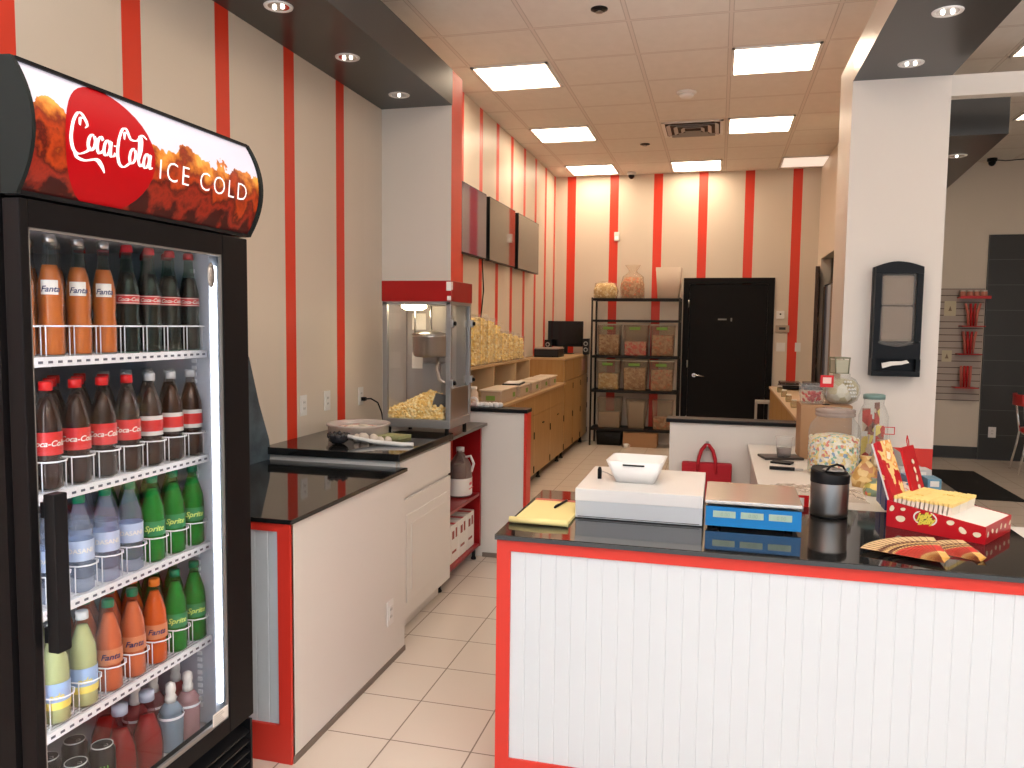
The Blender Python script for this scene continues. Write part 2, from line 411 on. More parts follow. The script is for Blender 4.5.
# open louvred door leaf by the partition and the opening beside it
d2 = struct('door_louvered', MB().box(1.10, 1.14, 10.05, 10.09, .01, 2.33).box(1.165, 1.20, 10.62, 10.66, .01, 2.33), mat('dark_brown_wood', (.055, .030, .020), .45))
lv = MB()
for i in range(4):
    z0 = .05 + i*.57; lv.prism([(1.118, 10.09), (1.142, 10.09), (1.202, 10.62), (1.178, 10.62)], 'z', z0+.03, z0+.50)
    lv.prism([(1.108, 10.09), (1.150, 10.09), (1.210, 10.62), (1.170, 10.62)], 'z', z0-.03, z0+.03)
lv.prism([(1.108, 10.09), (1.150, 10.09), (1.210, 10.62), (1.170, 10.62)], 'z', 2.27, 2.33)
struct('door_panel', lv, mat('brown_wood', (.085, .045, .030), .45), d2)
struct('wall_closet', MB().box(1.95, 2.05, 9.0, YB, 0, ZC).box(1.32, 1.95, 9.0, 9.05, 0, ZC), mat('paint_closet', (.50, .47, .43), .5))
cols = [(.30, .20, .14), (.16, .16, .20), (.30, .32, .38), (.20, .15, .12), (.36, .33, .28)]
ct = thing('strip_curtain', 'hanging brown and grey curtain strips in the doorway of the side partition', 'curtain', (1.262, 9.75, 0))
for i, nm in enumerate(['brown', 'charcoal', 'grey_blue', 'dark_brown', 'pale_grey']):
    r = MB(); y = .63 - i*.245; pts = []
    for k in range(13): pts.append((-.017 + .012*math.sin(k*PI/2.0), y - .10 + .2*k/12))
    pts += [(x+.035, yy) for x, yy in reversed(pts)]
    r.prism(pts, 'z', .02, 2.10); r.build('curtain_strip', mat('curtain_'+nm, cols[i], .7), ct)
MB().bar((0, -.69, 2.12), (0, .69, 2.12), .012, 8).build('curtain_rod', m_blkmetal, ct)

# ------------------------------------------------------------------ ceiling fittings
def troffer(x0, y0, label, m=m_panel, frame=True):
    x1, y1 = x0+.622, y0+.63
    r = thing('ceiling_light', label, 'ceiling light', ((x0+x1)/2, (y0+y1)/2, ZC), 0, 'square ceiling lights')
    a, b = (x1-x0)/2, (y1-y0)/2
    f = MB()
    for q in [(-a, a, -b, -b+.02), (-a, a, b-.02, b), (-a, -a+.02, -b, b), (a-.02, a, -b, b)]: f.box(q[0], q[1], q[2], q[3], -.012, -.001)
    f.build('frame', m_whitepl, r)
    MB().box(-a+.02, a-.02, -b+.02, b-.02, -.006, -.001).build('diffuser', m, r)
    return r
for x0, y0, lab in [(-1.96, 6.09, 'lit square ceiling panel nearest on the left, beyond the grey soffit'),
                    (.035, 6.09, 'largest lit square ceiling panel, right of the smoke detector'),
                    (-1.96, 8.08, 'lit square ceiling panel in the middle of the left row'),
                    (.03, 8.08, 'lit square ceiling panel just right of the air vent'),
                    (-1.96, 10.03, 'farthest lit square ceiling panel of the left row, by the striped back wall'),
                    (-.64, 10.03, 'lit square ceiling panel above the black storage rack'),
                    (2.02, 6.09, 'lit square ceiling panel at the right edge, beyond the white beam'),
                    (2.68, 8.08, 'lit square ceiling panel right of the black hanging soffit'),]:
    troffer(x0, y0, lab)
troffer(.68, 10.03, 'dim square ceiling panel with pale lens beside the right wall', m_lens)
# lights over the area behind and beside the camera
troffer(-.64, 2.1, 'lit square ceiling panel above the front counter end, nearest the drinks cooler')
troffer(2.68, 2.1, 'lit square ceiling panel over the right of the shop entrance')
r = thing('air_vent', 'square louvred metal air vent in the ceiling tiles', 'air vent', (-.315, 8.42, ZC))
f = MB(); 
for a, b in ((.30, .27), ):
    f.box(-a, a, -a, -b, -.012, -.001).box(-a, a, b, a, -.012, -.001).box(-a, -b, -a, a, -.012, -.001).box(b, a, -a, a, -.012, -.001)
f.build('frame', m_whitepl, r)
MB().box(-.27, .27, -.27, .27, -.004, -.001).build('duct_opening', mat('vent_dark', (.05, .03, .02), .8), r)
for a in (.22, .15, .08):
    q = MB()
    for sx, sy in ((1, 0), (-1, 0), (0, 1), (0, -1)):
        if sx: q.prism([(sx*a, -.010), (sx*(a+.035), -.028), (sx*(a+.037), -.024), (sx*(a+.002), -.006)], 'y', -a, a)
        else: q.prism([(sy*a, -.010), (sy*(a+.035), -.028), (sy*(a+.037), -.024), (sy*(a+.002), -.006)], 'x', -a, a)
    q.build('louver', m_alu, r)
r = thing('smoke_detector', 'round white smoke detector on the ceiling', 'smoke detector', (-.329, 7.13, ZC))
MB().lathe([(.085, -.001), (.085, -.012), (.07, -.02)], seg=24).build('base', m_whitepl, r)
MB().lathe([(.062, -.019), (.062, -.032), (.05, -.045), (.0, -.048)], seg=24).build('sensing_cap', m_whitepl, r)
def sprinkler(x, y, lab):
    r = thing('fire_sprinkler', lab, 'fire sprinkler', (x, y, ZC), 0, 'ceiling sprinklers')
    MB().lathe([(.055, -.001), (.055, -.006), (.03, -.012)], seg=18).build('escutcheon', m_blkmetal, r)
    MB().lathe([(.010, -.012), (.010, -.020), (.024, -.021), (.024, -.024)], seg=12).build('sprinkler_head', m_steel, r)
sprinkler(-.80, 5.17, 'dark round sprinkler head in the ceiling near the top of the picture')
sprinkler(-.855, 9.03, 'small dark sprinkler head in the ceiling left of the air vent')
def domecam(x, y, z, lab, mb=m_whitepl):
    r = thing('security_camera', lab, 'security camera', (x, y, z))
    MB().lathe([(.055, -.001), (.055, -.03), (.045, -.04)], seg=18).build('housing', mb, r)
    MB().lathe([(.042, -.039), (.038, -.065), (.022, -.085), (0, -.092)], seg=18).build('dome', m_blackpl, r)
    return r
domecam(-1.173, 10.62, ZC, 'small white dome camera on the ceiling above the back wall')
r = domecam(3.07, 10.60, ZC, 'black dome camera on the ceiling at the far right', m_blackpl)
MB().tube([(.04, 0, -.02), (.15, .02, -.03), (.4, .05, .0-.01), (.7, .08, -.04)], .006).build('cable', m_blackpl, r)
def downlight(x, y, z, lab, twin):
    r = thing('recessed_downlight', lab, 'downlight', (x, y, z), 0, 'recessed downlights in the dark soffits')
    MB().lathe([(.045, -.002), (.058, -.008), (.064, -.006), (.066, -.0005)], seg=24, cap=False).build('trim_ring', m_whitepl, r)
    MB().lathe([(.0, -.002), (.03, -.003), (.05, -.0035)], seg=24, cap=False).build('reflector', m_chrome, r)
    for s in ((-.02, .02) if twin else (0,)):
        MB().lathe([(.0, -.016), (.008, -.012), (.010, -.004)], s, 0, 0, 10, cap=False).build('bulb', m_bulb, r)
for x, y, z, lab, tw in [(-1.965, 3.28, 3.02, 'nearest round downlight in the left grey soffit', 1), (-1.97, 3.975, 3.02, 'middle round downlight in the left grey soffit', 1),
                     (-1.972, 4.686, 3.02, 'farthest round downlight in the left grey soffit', 0), (.95, 4.01, 3.02, 'nearer round downlight in the right grey soffit', 1),
                     (.955, 4.73, 3.02, 'farther round downlight in the right grey soffit above the pillar', 1), (1.56, 6.15, 2.8, 'round downlight under the black soffit behind the white beam', 0),
                     ]: downlight(x, y, z, lab, tw)

# ================================================================== LEFT LOW COUNTER
ZT = .903
def beadboard(mb, a0, a1, z0, z1, face, depth, axis, pitch=.0515):
    """tongue-and-groove board facing -y: profile with v-grooves"""
    pts = []; a = a0
    while a < a1-1e-4:
        b = min(a+pitch, a1)
        pts += [(a, face+.0015), (a+.003, face), (b-.003, face), (b, face+.0015)]
        a = b
    pts += [(a1, face+depth), (a0, face+depth)]
    mb.prism(pts, 'z', z0, z1)
r = thing('low_counter', 'low white counter with glossy black top beside the drinks cooler', 'counter', (-1.83, 2.97, 0))
ox, oy = -1.83, 2.97
def L(mb, name, m, parent, off=(0,0,0)):        # world-coordinate mesh placed under a thing at off
    bmesh.ops.translate(mb.b, vec=(-off[0], -off[1], -off[2]), verts=mb.b.verts)
    return mb.build(name, m, parent)
O = (ox, oy, 0)
L(MB().box(XW+.002, -1.462, 2.47, 3.505, .02, .886), 'carcass', m_white, r, O)
L(MB().box(-1.462, -1.445, 2.46, 3.505, .025, .886), 'side_panel', m_white, r, O)
L(MB().box(-1.447, -1.440, 2.458, 3.505, 0, .025), 'skirting', mat('grout_grey'), r, O)
L(MB().box(XW+.002, -1.432, 2.44, 3.513, .886, ZT, .003), 'countertop', m_granite, r, O)
b = MB(); beadboard(b, XW+.01, -1.495, .14, .855, 2.462, .008, 'y'); L(b, 'beadboard_panel', m_bead, r, O)
L(MB().box(-1.495, -1.445, 2.448, 2.47, 0, .886).box(XW+.002, -1.495, 2.45, 2.47, .855, .886).box(XW+.002, -1.495, 2.45, 2.47, 0, .14), 'red_frame', m_red, r, O)
def outlet(x, y, z, lab, face='x', col=m_whitepl, w=.07, h=.115, kind='decora'):
    r = thing('wall_outlet', lab, 'wall outlet', (x, y, z)); rot = {'x': 0, 'y': -PI/2}[face]; r.rotation_euler = (0, 0, rot)
    MB().box(.0005, .006, -w/2, w/2, -h/2, h/2, .002).build('cover_plate', col, r)
    if kind == 'decora':
        MB().box(.0055, .009, -.017, .017, -.034, .034, .001).build('insert', m_whitepl, r)
        q = MB()
        for s in (-1, 1): q.box(.0085, .0095, -.008, -.005, s*.017-.006, s*.017+.006).box(.0085, .0095, .005, .008, s*.017-.006, s*.017+.006)
        q.build('slots', m_blackmat, r)
    else:
        MB().box(.0055, .009, -.004, .004, -.010, .012, .001).build('toggle', m_whitepl, r)
    return r
outlet(-1.445, 3.323, .252, 'white outlet low on the side of the near left counter')
outlet(XW, 3.915, 1.137, 'white outlet plate on the wall just right of a red stripe, nearest the cooler')
outlet(XW, 4.19, 1.139, 'white outlet plate between two red stripes above the raised counter')
o = outlet(XW, 4.64, 1.128, 'white outlet with a black plug beside the popcorn machine')
c = thing('power_cord', 'black power cord plugged into the wall beside the popcorn machine', 'power cord', (XW+.011, 4.64, 1.11))
MB().box(0, .028, -.013, .013, -.012, .012, .003).build('plug', m_blackpl, c)
MB().tube([(.022, 0, 0), (.05, .03, .0), (.07, .09, -.03), (.075, .14, -.10), (.08, .16, -.18), (.09, .05, -.19)], .005).build('cable', m_blackpl, c)

# leaning blue-grey board
o = MB().prism([(2.6, .0), (3.53, .0), (3.515, .10), (3.43, .29), (3.35, .52), (3.22, .70), (2.8, .74), (2.6, .72)], 'x', -2.214, -2.185)
o = L(o, 'display_board', m_mottle, None, (-2.2, 3.1, 0)); o.location = (-2.2, 3.1, ZT+.0005)
tag(o, 'mottled blue-grey board leaning on the wall behind the low counter', 'board')

# ================================================================== RAISED COUNTER
r = thing('raised_counter', 'white cabinet with drawer and door under a raised black top', 'cabinet', (-1.85, 3.93, 0)); O = (-1.85, 3.93, 0)
L(MB().box(XW+.002, -1.50, 3.52, 4.30, .10, .929).box(XW+.05, -1.56, 3.52, 4.30, 0, .10), 'carcass', m_white, r, O)
L(MB().box(-1.50, -1.484, 3.545, 4.295, .735, .918, .004), 'drawer', m_white, r, O)
q = MB().box(-1.50, -1.484, 3.545, 4.295, .11, .72, .004)
q.box(-1.485, -1.478, 3.62, 4.22, .19, .64, .006).box(-1.479, -1.473, 3.67, 4.17, .24, .59, .005)
L(q, 'door', m_white, r, O)
L(MB().box(XW+.002, -1.470, 3.50, 4.30, .930, .967, .004), 'countertop', m_granite, r, O)
ZR = .967
# ------------------------------------------------------------------ popcorn table with red shelving
r = thing('red_shelf_unit', 'open red shelf unit with grey metal top and black feet', 'shelf unit', (-1.8, 4.7, 0)); O = (-1.8, 4.7, 0)
L(MB().box(-2.15, -1.49, 4.315, 5.07, .915, .935, .003), 'metal_top', mat('dark_steel', (.15, .14, .13), .35, .8), r, O)
L(MB().box(-2.15, -1.53, 4.32, 4.345, .09, .915), 'side_panel', m_redgloss, r, O)
L(MB().box(-2.15, -1.53, 5.04, 5.065, .09, .915), 'side_panel', m_redgloss, r, O)
L(MB().box(-2.16, -2.15, 4.32, 5.065, .09, .915), 'back_panel', m_redgloss, r, O)
L(MB().box(-1.53, -1.526, 4.32, 4.345, .09, .915), 'edge_strip', m_alu, r, O)
for z in (.11, .46): L(MB().box(-2.15, -1.535, 4.345, 5.04, z-.02, z), 'shelf', m_redgloss, r, O)
for x in (-1.57, -2.1):
    for y in (4.34, 5.03): L(MB().lathe([(.018, 0), (.018, .01), (.012, .02), (.012, .09)], x, y), 'foot', m_blackpl, r, O)
# jug on the upper shelf
def jug(x, y, z):
    r = thing('plastic_jug', 'translucent plastic jug of dark syrup on the red shelf', 'jug', (x, y, z)); r.scale = (1.15, 1.15, 1.1)
    b = MB().lathe([(.0, 0), (.06, .0), (.068, .01), (.068, .16), (.058, .20), (.03, .245), (.022, .255), (.022, .275)], sx=1, sy=1.15, seg=24)
    b.build('jug_body', clear('jug_plastic', (.72, .60, .55), .30, .3, (.55, .42, .36)), r)
    MB().lathe([(0, .006), (.060, .006), (.062, .15), (.05, .19), (0, .192)], sx=1, sy=1.12, seg=20).build('syrup', mat('syrup', (.09, .02, .012), .3), r)
    MB().lathe([(.024, .268), (.024, .295), (.0, .297)], seg=16).build('cap', m_whitepl, r)
    q = MB().lathe([(.0695, .012), (.0695, .115)], sx=1, sy=1.15, seg=24, cap=False); q.mi = 1
    q.box(.0695, .0705, -.04, .0, .075, .09).box(.0690, .0700, -.045, .03, .05, .056)
    q.build('label', [m_paper, m_redvinyl], r)
    MB().tube([(.03, .0, .235), (.062, 0, .245), (.082, 0, .20), (.068, 0, .15)], .008).build('handle', m_whitepl, r)
jug(-1.63, 4.63+.28, .4605)
for i in range(4):
    y = 4.36+i*.165; o = thing('carton', ['white carton nearest the cabinet on the bottom red shelf', 'second white carton on the bottom red shelf', 'third white carton on the bottom red shelf', 'farthest white carton on the bottom red shelf'][i], 'carton', (-1.72, y+.075, .1105), 0, 'white cartons on the red shelf')
    MB().box(-.16, .16, -.075, .075, 0, .24, .003).build('box_body', m_paper, o)
    q = MB().box(.1605, .1615, -.05, -.01, .15, .20).box(.1605, .1615, -.05, .03, .06, .075).box(.1605, .1615, .015, .045, .15, .21)
    q.build('print', mat('carton_print', (.30, .06, .04), .6), o)
    MB().box(-.16, .16, -.02, .02, .2402, .2412).build('tape', m_redvinyl, o)

# ------------------------------------------------------------------ popcorn machine
X0, X1, Y0, Y1 = -1.885, -1.468, 4.235, 4.62; Z0, Z1 = .98, 1.845
r = thing('popcorn_machine', 'red-topped steel popcorn machine with lit glass cabinet', 'popcorn machine', ((X0+X1)/2, (Y0+Y1)/2, ZR)); O = ((X0+X1)/2, (Y0+Y1)/2, ZR)
for x in (X0+.03, X1-.03):
    for y in (Y0+.03, Y1-.03):
        zz = 0 if y < 4.3 else -.032
        L(MB().lathe([(.012, zz), (.012, .030)], x, y, ZR, 12), 'foot', m_blackpl, r, O)
L(MB().box(X0, X1, Y0, Y1, .997, 1.045, .004), 'base', m_alu, r, O)
pw = .028
for x in (X0, X1-pw):
    for y in (Y0, Y1-pw): L(MB().box(x, x+pw, y, y+pw, 1.045, 1.722, .002), 'corner_post', m_alu, r, O)
L(MB().box(X0-.004, X1+.004, Y0-.004, Y1+.004, 1.724, 1.842, .004), 'hood', mat('hood_red', (.33, .006, .006), .3), r, O)
L(MB().box(X1-.0, X1+.001+.004, Y0+.0, Y0+.02, 1.79, 1.835).box(X1-.025, X1+.0035, Y0-.0055, Y0-.004, 1.785, 1.835).box(X1-.02, X1+.003, Y0-.0055, Y0-.004, 1.73, 1.755), 'hood_sticker', m_paper, r, O)
L(MB().box(X0, X1, Y0, Y1, 1.706, 1.724), 'upper_rail', m_alu, r, O)
for (a, b_, c_, d_) in ((X0+pw, X1-pw, Y0+.010, Y0+.013), (X0+pw, X1-pw, Y1-.013, Y1-.010)):
    L(MB().box(a, b_, c_, d_, 1.045, 1.706), 'glass_pane', m_pane, r, O)
L(MB().box(X0+.01, X0+.013, Y0+pw, Y1-pw, 1.045, 1.706), 'glass_pane', m_pane, r, O)
L(MB().box(X1-.013, X1-.010, Y0+pw, Y1-pw, 1.225, 1.706), 'glass_pane', m_pane, r, O)
L(MB().box(X1-.014, X1-.004, Y0+pw, Y1-pw, 1.045, 1.225, .002), 'lower_door_panel', m_steel, r, O)
for z in (1.26, 1.60):
    for y in (Y0+.012, Y1-.012):
        L(MB().box(X1, X1+.016, y-.018, y+.018, z-.022, z+.022, .004), 'hinge', m_steel, r, O)
        L(MB().lathe([(.012, 0), (.012, .012), (0, .016)], X1+.016, y, z, 12, axis='x'), 'knob', m_blackpl, r, O)
L(MB().box(X0+.02, X1-.02, Y1-.05, Y1-.04, 1.045, 1.706), 'rear_panel', mat('machine_back', (.38, .35, .33), .45, .4), r, O)
# kettle, hanger, lamp
L(MB().lathe([(.0, .0), (.09, 0), (.105, .012), (.108, .115), (.112, .12), (.112, .13), (.10, .13)], -1.66, 4.43, 1.40, 28, cap=False), 'kettle', m_steel, r, O)
L(MB().lathe([(.113, 0), (.113, .006), (.03, .022), (0, .026)], -1.66, 4.43, 1.532, 28), 'kettle_lid', m_steel, r, O)
L(MB().bar((-1.66, 4.43, 1.55), (-1.66, 4.43, 1.705), .008, 8).bar((-1.76, 4.43, 1.53), (-1.76, 4.43, 1.705), .006, 8), 'hanger_rod', m_steel, r, O)
L(MB().tube([(-1.60, 4.40, 1.40), (-1.60, 4.37, 1.33), (-1.57, 4.34, 1.27), (-1.53, 4.33, 1.25)], .010), 'dump_handle', m_steel, r, O)
L(MB().box(-1.72, -1.60, 4.45, 4.565, 1.05, 1.36), 'chute_column', m_alu, r, O)
L(MB().lathe([(.0, -.030), (.05, -.028), (.075, -.014), (.075, 0)], -1.735, 4.35, 1.705, 24), 'heat_lamp', m_heat, r, O)
L(MB().box(X0+.05, X0+.14, Y1-.051, Y1-.0505, 1.56, 1.66).box(X0+.05, X0+.12, Y1-.0515, Y1-.0505, 1.32, 1.42), 'instruction_sticker', m_paper, r, O)
def heap(cx, cy, z, rx, ry, h, n, kr, rnd, fn=None):
    q = MB()
    base = fn or (lambda u, v: max(0, 1-(u*u+v*v))**.5)
    N = 14; grid = {}
    for i in range(N+1):
        for j in range(N+1):
            u, v = -1+2*i/N, -1+2*j/N
            grid[i, j] = q.b.verts.new((cx+u*rx, cy+v*ry, z + h*base(u, v)*.9))
    for i in range(N):
        for j in range(N): q._f([grid[i, j], grid[i+1, j], grid[i+1, j+1], grid[i, j+1]])
    rim = [(i, 0) for i in range(N)] + [(N, j) for j in range(N)] + [(i, N) for i in range(N, 0, -1)] + [(0, j) for j in range(N, 0, -1)]
    low = {k_: q.b.verts.new((grid[k_].co.x, grid[k_].co.y, z)) for k_ in rim}
    for a_, b_ in zip(rim, rim[1:]+rim[:1]): q._f([grid[a_], grid[b_], low[b_], low[a_]])
    for k in range(n//2):
        e_ = rnd.choice([-1, 1]); w_ = rnd.uniform(-1, 1); u, v = (e_*.98, w_*.98) if rnd.random() < .4 else (w_*.98, -.98)
        q.blob((cx+u*rx, cy+v*ry, z + max(kr*.8, rnd.uniform(0, 1)*h*base(u, v)*.9)), kr*rnd.uniform(.7, 1.2), 1, .32, rnd)
    for k in range(n):
        u, v = rnd.uniform(-.98, .98), rnd.uniform(-.98, .98)
        q.blob((cx+u*rx, cy+v*ry, z + h*base(u, v)*.92 + rnd.uniform(-.004, .006)), kr*rnd.uniform(.7, 1.25), 1, .32, rnd)
    return q
rp = random.Random(3)
hp = heap((X0+X1)/2-.02, 4.42, 0, .172, .160, .15, 420, .0125, rp, lambda u, v: .45+.55*math.exp(-((u-.25)**2*1.6+(v-.1)**2*1.5)) - .15*max(0, -u))
o = L(hp, 'popcorn_heap', m_pop, None, ((X0+X1)/2, 4.42, 0)); o.location = ((X0+X1)/2, 4.42, 1.0455)
tag(o, 'heap of yellow popcorn at the bottom of the popcorn machine', 'popcorn', kind='stuff')
sc = thing('popcorn_scoop', 'dark metal scoop stuck in the popcorn heap', 'scoop', (-1.56, 4.31, 1.15), .4)
MB().prism([(-.05, -.045), (.05, -.03), (.055, .03), (-.02, .045)], 'y', -.03, .03).build('scoop_blade', mat('scoop_dark', (.06, .055, .05), .5), sc)
MB().bar((.05, 0, 0), (.065, .03, .05), .008).build('handle', m_blackpl, sc)

# ------------------------------------------------------------------ tub, ladle, napkin on raised counter
tb = thing('round_candy_tub', 'round clear plastic tub with red content on the raised counter', 'tub', (-1.94, 4.03, ZR))
MB().lathe([(0, .001), (.155, .001), (.166, .01), (.170, .060), (.178, .062), (.178, .072), (.165, .072), (.160, .02)], seg=32, cap=False).build('tub_body', clear('tub_plastic', (.92, .88, .85), .42, .25, (.82, .76, .72)), tb)
MB().lathe([(0, .0), (.14, .0), (.152, .030), (.05, .048), (0, .05)], 0, 0, .012, 24).build('contents', speck('tub_mix', [(0, (.55, .48, .42)), (.4, (.5, .05, .04)), (.6, (.75, .68, .6))], 26), tb)
ld = thing('slotted_ladle', 'black slotted ladle with white handle lying on the raised counter', 'ladle', (-1.90, 3.71, ZR+.001))
q = MB().lathe([(0, .004), (.03, .003), (.05, .018), (.055, .045), (.05, .052), (.046, .045), (.04, .02), (0, .01)], 0, 0, 0, 16, cap=False)
for k in range(10): a = 2*PI*k/10; q.blob((.045*math.cos(a), .045*math.sin(a), .045), .016, 1, .3)
q.build('ladle_head', mat('crumpled_black', (.03, .03, .035), .25), ld)
MB().tube([(.04, .0, .045), (.10, .02, .03), (.2, .03, .014), (.34, .03, .008), (.40, .045, .010)], [.010, .010, .012, .012, .010], 8).build('handle', m_whitepl, ld)
nk = MB()
for (u, v, s) in ((0, 0, .03), (.05, .015, .026), (.095, .0, .022), (-.04, .01, .024), (.13, .02, .02)): nk.blob((u, v, s*.75), s, 2, .14)
o = nk.build('crumpled_napkin', mat('napkin', (.66, .58, .50), .8), None, (-1.80, 3.80, ZR)); tag(o, 'crumpled white napkin in front of the round tub', 'napkin')
pk = MB().prism([(-.09, -.05), (.07, -.06), (.10, .05), (-.06, .065)], 'z', .001, .018)
o = pk.build('candy_packet', mat('packet_green', (.33, .34, .16), .4), None, (-1.73, 4.0, ZR)); tag(o, 'flat green and yellow candy packet beside the round tub', 'packet')

# items on half wall
cl = MB(); rr = random.Random(5)
for k in range(9): cl.blob((-.09+k*.022, rr.uniform(-.02, .02), .016), .020, 2, .18, rr)
o = cl.build('white_cloth', m_whitepl, None, (-1.52, 5.16, 1.0305)); tag(o, 'crumpled white cloth on the black cap behind the popcorn machine', 'cloth')
tp = MB().lathe([(.022, 0), (.035, 0), (.035, .022), (.022, .022), (.022, 0)], 0, .0, 0, 20, cap=False, axis='y')
o = tp.build('tape_roll', m_whitepl, None, (-1.62, 5.15, 1.0655)); tag(o, 'white tape roll standing on the black cap by the popcorn machine', 'tape roll')

# ================================================================== DRINKS COOLER
FX, FY0, FY1 = -1.44, 1.362, 2.205
r = thing('drinks_cooler', 'tall black glass-door drinks cooler with a lit sign on top', 'drinks cooler', (-1.81, (FY0+FY1)/2, 0)); O = (-1.81, (FY0+FY1)/2, 0)
CB = FX-.055      # front of the cabinet, behind the door
cab = MB().box(-2.18, CB, FY0, FY0+.03, .03, 1.86).box(-2.18, CB, FY1-.02, FY1, .03, 1.86).box(-2.18, -2.15, FY0+.03, FY1-.02, .03, 1.86)
cab.box(-2.15, CB, FY0+.03, FY1-.02, 1.82, 1.86).box(-2.15, CB, FY0+.03, FY1-.02, .03, .285)
L(cab, 'cabinet', m_fridge, r, O)
L(MB().box(-2.15, CB-.003, FY0+.03, FY0+.036, .287, 1.818).box(-2.15, CB-.003, 2.142, FY1-.02, .287, 1.818).box(-2.15, -2.144, FY0+.036, FY1-.026, .287, 1.818).box(-2.144, CB-.003, FY0+.036, FY1-.026, 1.812, 1.818).box(-2.144, CB-.003, FY0+.036, FY1-.026, .287, .292), 'liner', m_liner, r, O)
dr = MB()
dr.box(FX-.045, FX, FY0+.006, 1.392, .315, 1.857, .004).box(FX-.018, FX, 2.076, FY1, .315, 1.857, .004).box(FX-.045, FX-.018, 2.125, FY1-.001, .316, 1.856).box(FX-.045, FX-.001, 1.392, 2.076, 1.797, 1.857).box(FX-.045, FX-.001, 1.392, 2.076, .315, .365)
dr = L(dr, 'door', m_fridge, r, O)
L(MB().box(FX-.018, FX-.014, 1.390, 2.078, .363, 1.799), 'glass_pane', m_pane, dr)
for ch in dr.children: ch.location = (1.81, -(FY0+FY1)/2, 0)
gr = MB().box(FX-.012, FX-.004, 1.392, 1.397, .365, 1.797).box(FX-.012, FX-.004, 2.070, 2.076, .365, 1.797).box(FX-.012, FX-.004, 1.392, 2.076, .365, .378).box(FX-.012, FX-.004, 1.392, 2.076, 1.792, 1.797)
o = L(gr, 'glass_trim', m_alu, dr, O)
hd = MB().box(FX+.012, FX+.042, 1.392, 1.430, .855, 1.215, .004).box(FX-.001, FX+.014, 1.397, 1.425, .875, .91).box(FX-.001, FX+.014, 1.397, 1.425, 1.16, 1.195)
L(hd, 'handle', m_blackpl, dr, O)
stk = MB().box(FX-.0038, FX-.0025, 1.995, 2.07, .372, .41); L(stk, 'door_sticker', m_paper, dr, O)
stk = MB()
for k in range(5): stk.box(FX-.0024, FX-.002, 2.0, 2.05-.006*(k % 3), .376+k*.0065, .378+k*.0065)
L(stk, 'sticker_print', mat('fine_print', (.3, .28, .25), .7), dr, O)
b = MB().lathe([(0, 0), (.016, 0), (.018, .002), (.0, .0025)], FX-.02, 2.045, 1.735, 20, sy=2.1, sx=1, axis='x'); L(b, 'door_badge', mat('badge', (.45, .40, .36), .35, .3), dr, O)
kg = MB().box(CB-.02, CB+.03, FY0+.005, FY1-.002, .04, .075)
for k in range(6): kg.prism([(CB+.005, .10+k*.034), (CB+.045, .085+k*.034), (CB+.047, .092+k*.034), (CB+.007, .108+k*.034)], 'y', FY0+.01, FY1-.008)
kg.box(CB+.0, CB+.05, FY0+.003, FY0+.015, .04, .30).box(CB+.0, CB+.05, FY1-.012, FY1-.002, .04, .30)
L(kg, 'kick_grille', m_blackpl, r, O)
for x in (-2.1, -1.56):
    for y in (FY0+.06, FY1-.06): L(MB().cyl(x, y, 0, .03, .02, 12), 'foot', m_blackpl, r, O)
L(MB().box(CB+.0, CB+.004, 2.080, 2.124, .37, 1.795), 'mullion', m_liner, r, O)
L(MB().box(CB+.005, CB+.014, 2.089, 2.102, .40, 1.765), 'led_strip', m_led, r, O)
L(MB().box(CB-.028, CB-.012, FY0+.038, FY0+.052, .42, 1.775), 'led_strip', m_led, r, O)
ps = MB()
for z in range(66): ps.box(-1.600, -1.584, 2.137, 2.1415, .35+z*.0215, .362+z*.0215)
L(ps, 'shelf_standard', m_wire, r, O)
SHZ = [1.508, 1.180, .898, .592]
COLS = [2.102-.0905*k for k in range(8)]; GCOLS = [2.104-.0868*k for k in range(8)]
def shelf(z):
    q = MB()
    q.box(-1.548, -1.543, FY0+.04, 2.138, z-.022, z+.001)             # price rail
    s = L(q, 'shelf', m_wire, r, O)
    q = MB()
    for k in range(25): q.box(-1.5425, -1.5415, FY0+.055+k*.029, FY0+.068+k*.029, z-.014, z-.008)
    L(q, 'rail_slots', mat('rail_slot', (.10, .11, .15), .5), s, (0,0,0))
    q = MB()
    for k in range(46): x = -2.13+k*.0128; q.box(x, x+.003, FY0+.037, 2.1405, z-.004, z)
    for k in range(8): y = FY0+.06+k*.098; q.box(-2.14, -1.548, y, y+.004, z-.008, z-.004)
    L(q, 'wire_deck', m_wire, s, (0,0,0))
    for c_ in (GCOLS if z > 1.4 else COLS):          # front stops of the bottle glides
        pts = [(-1.66, c_-.040, z+.075), (-1.60, c_-.0415, z+.075), (-1.555, c_-.034, z+.075), (-1.538, c_-.014, z+.075), (-1.536, c_, z+.075), (-1.538, c_+.014, z+.075), (-1.555, c_+.034, z+.075), (-1.60, c_+.0415, z+.075), (-1.66, c_+.040, z+.075)]
        g = MB().tube(pts, .0022, 5)
        for sg in (-1, 1): g.bar((-1.562, c_+sg*.036, z+.001), (-1.562, c_+sg*.036, z+.075), .0016, 4)  # white uprights stand in for the highlights along the bottle sides
        L(g, 'bottle_stop_glints', m_wire, s, (0,0,0))
for z in SHZ: shelf(z)
L(MB().box(-2.14, -1.52, FY0+.04, 2.139, .293, .297), 'bottom_deck', mat('deck_grey', (.45, .47, .5), .4), r, O)
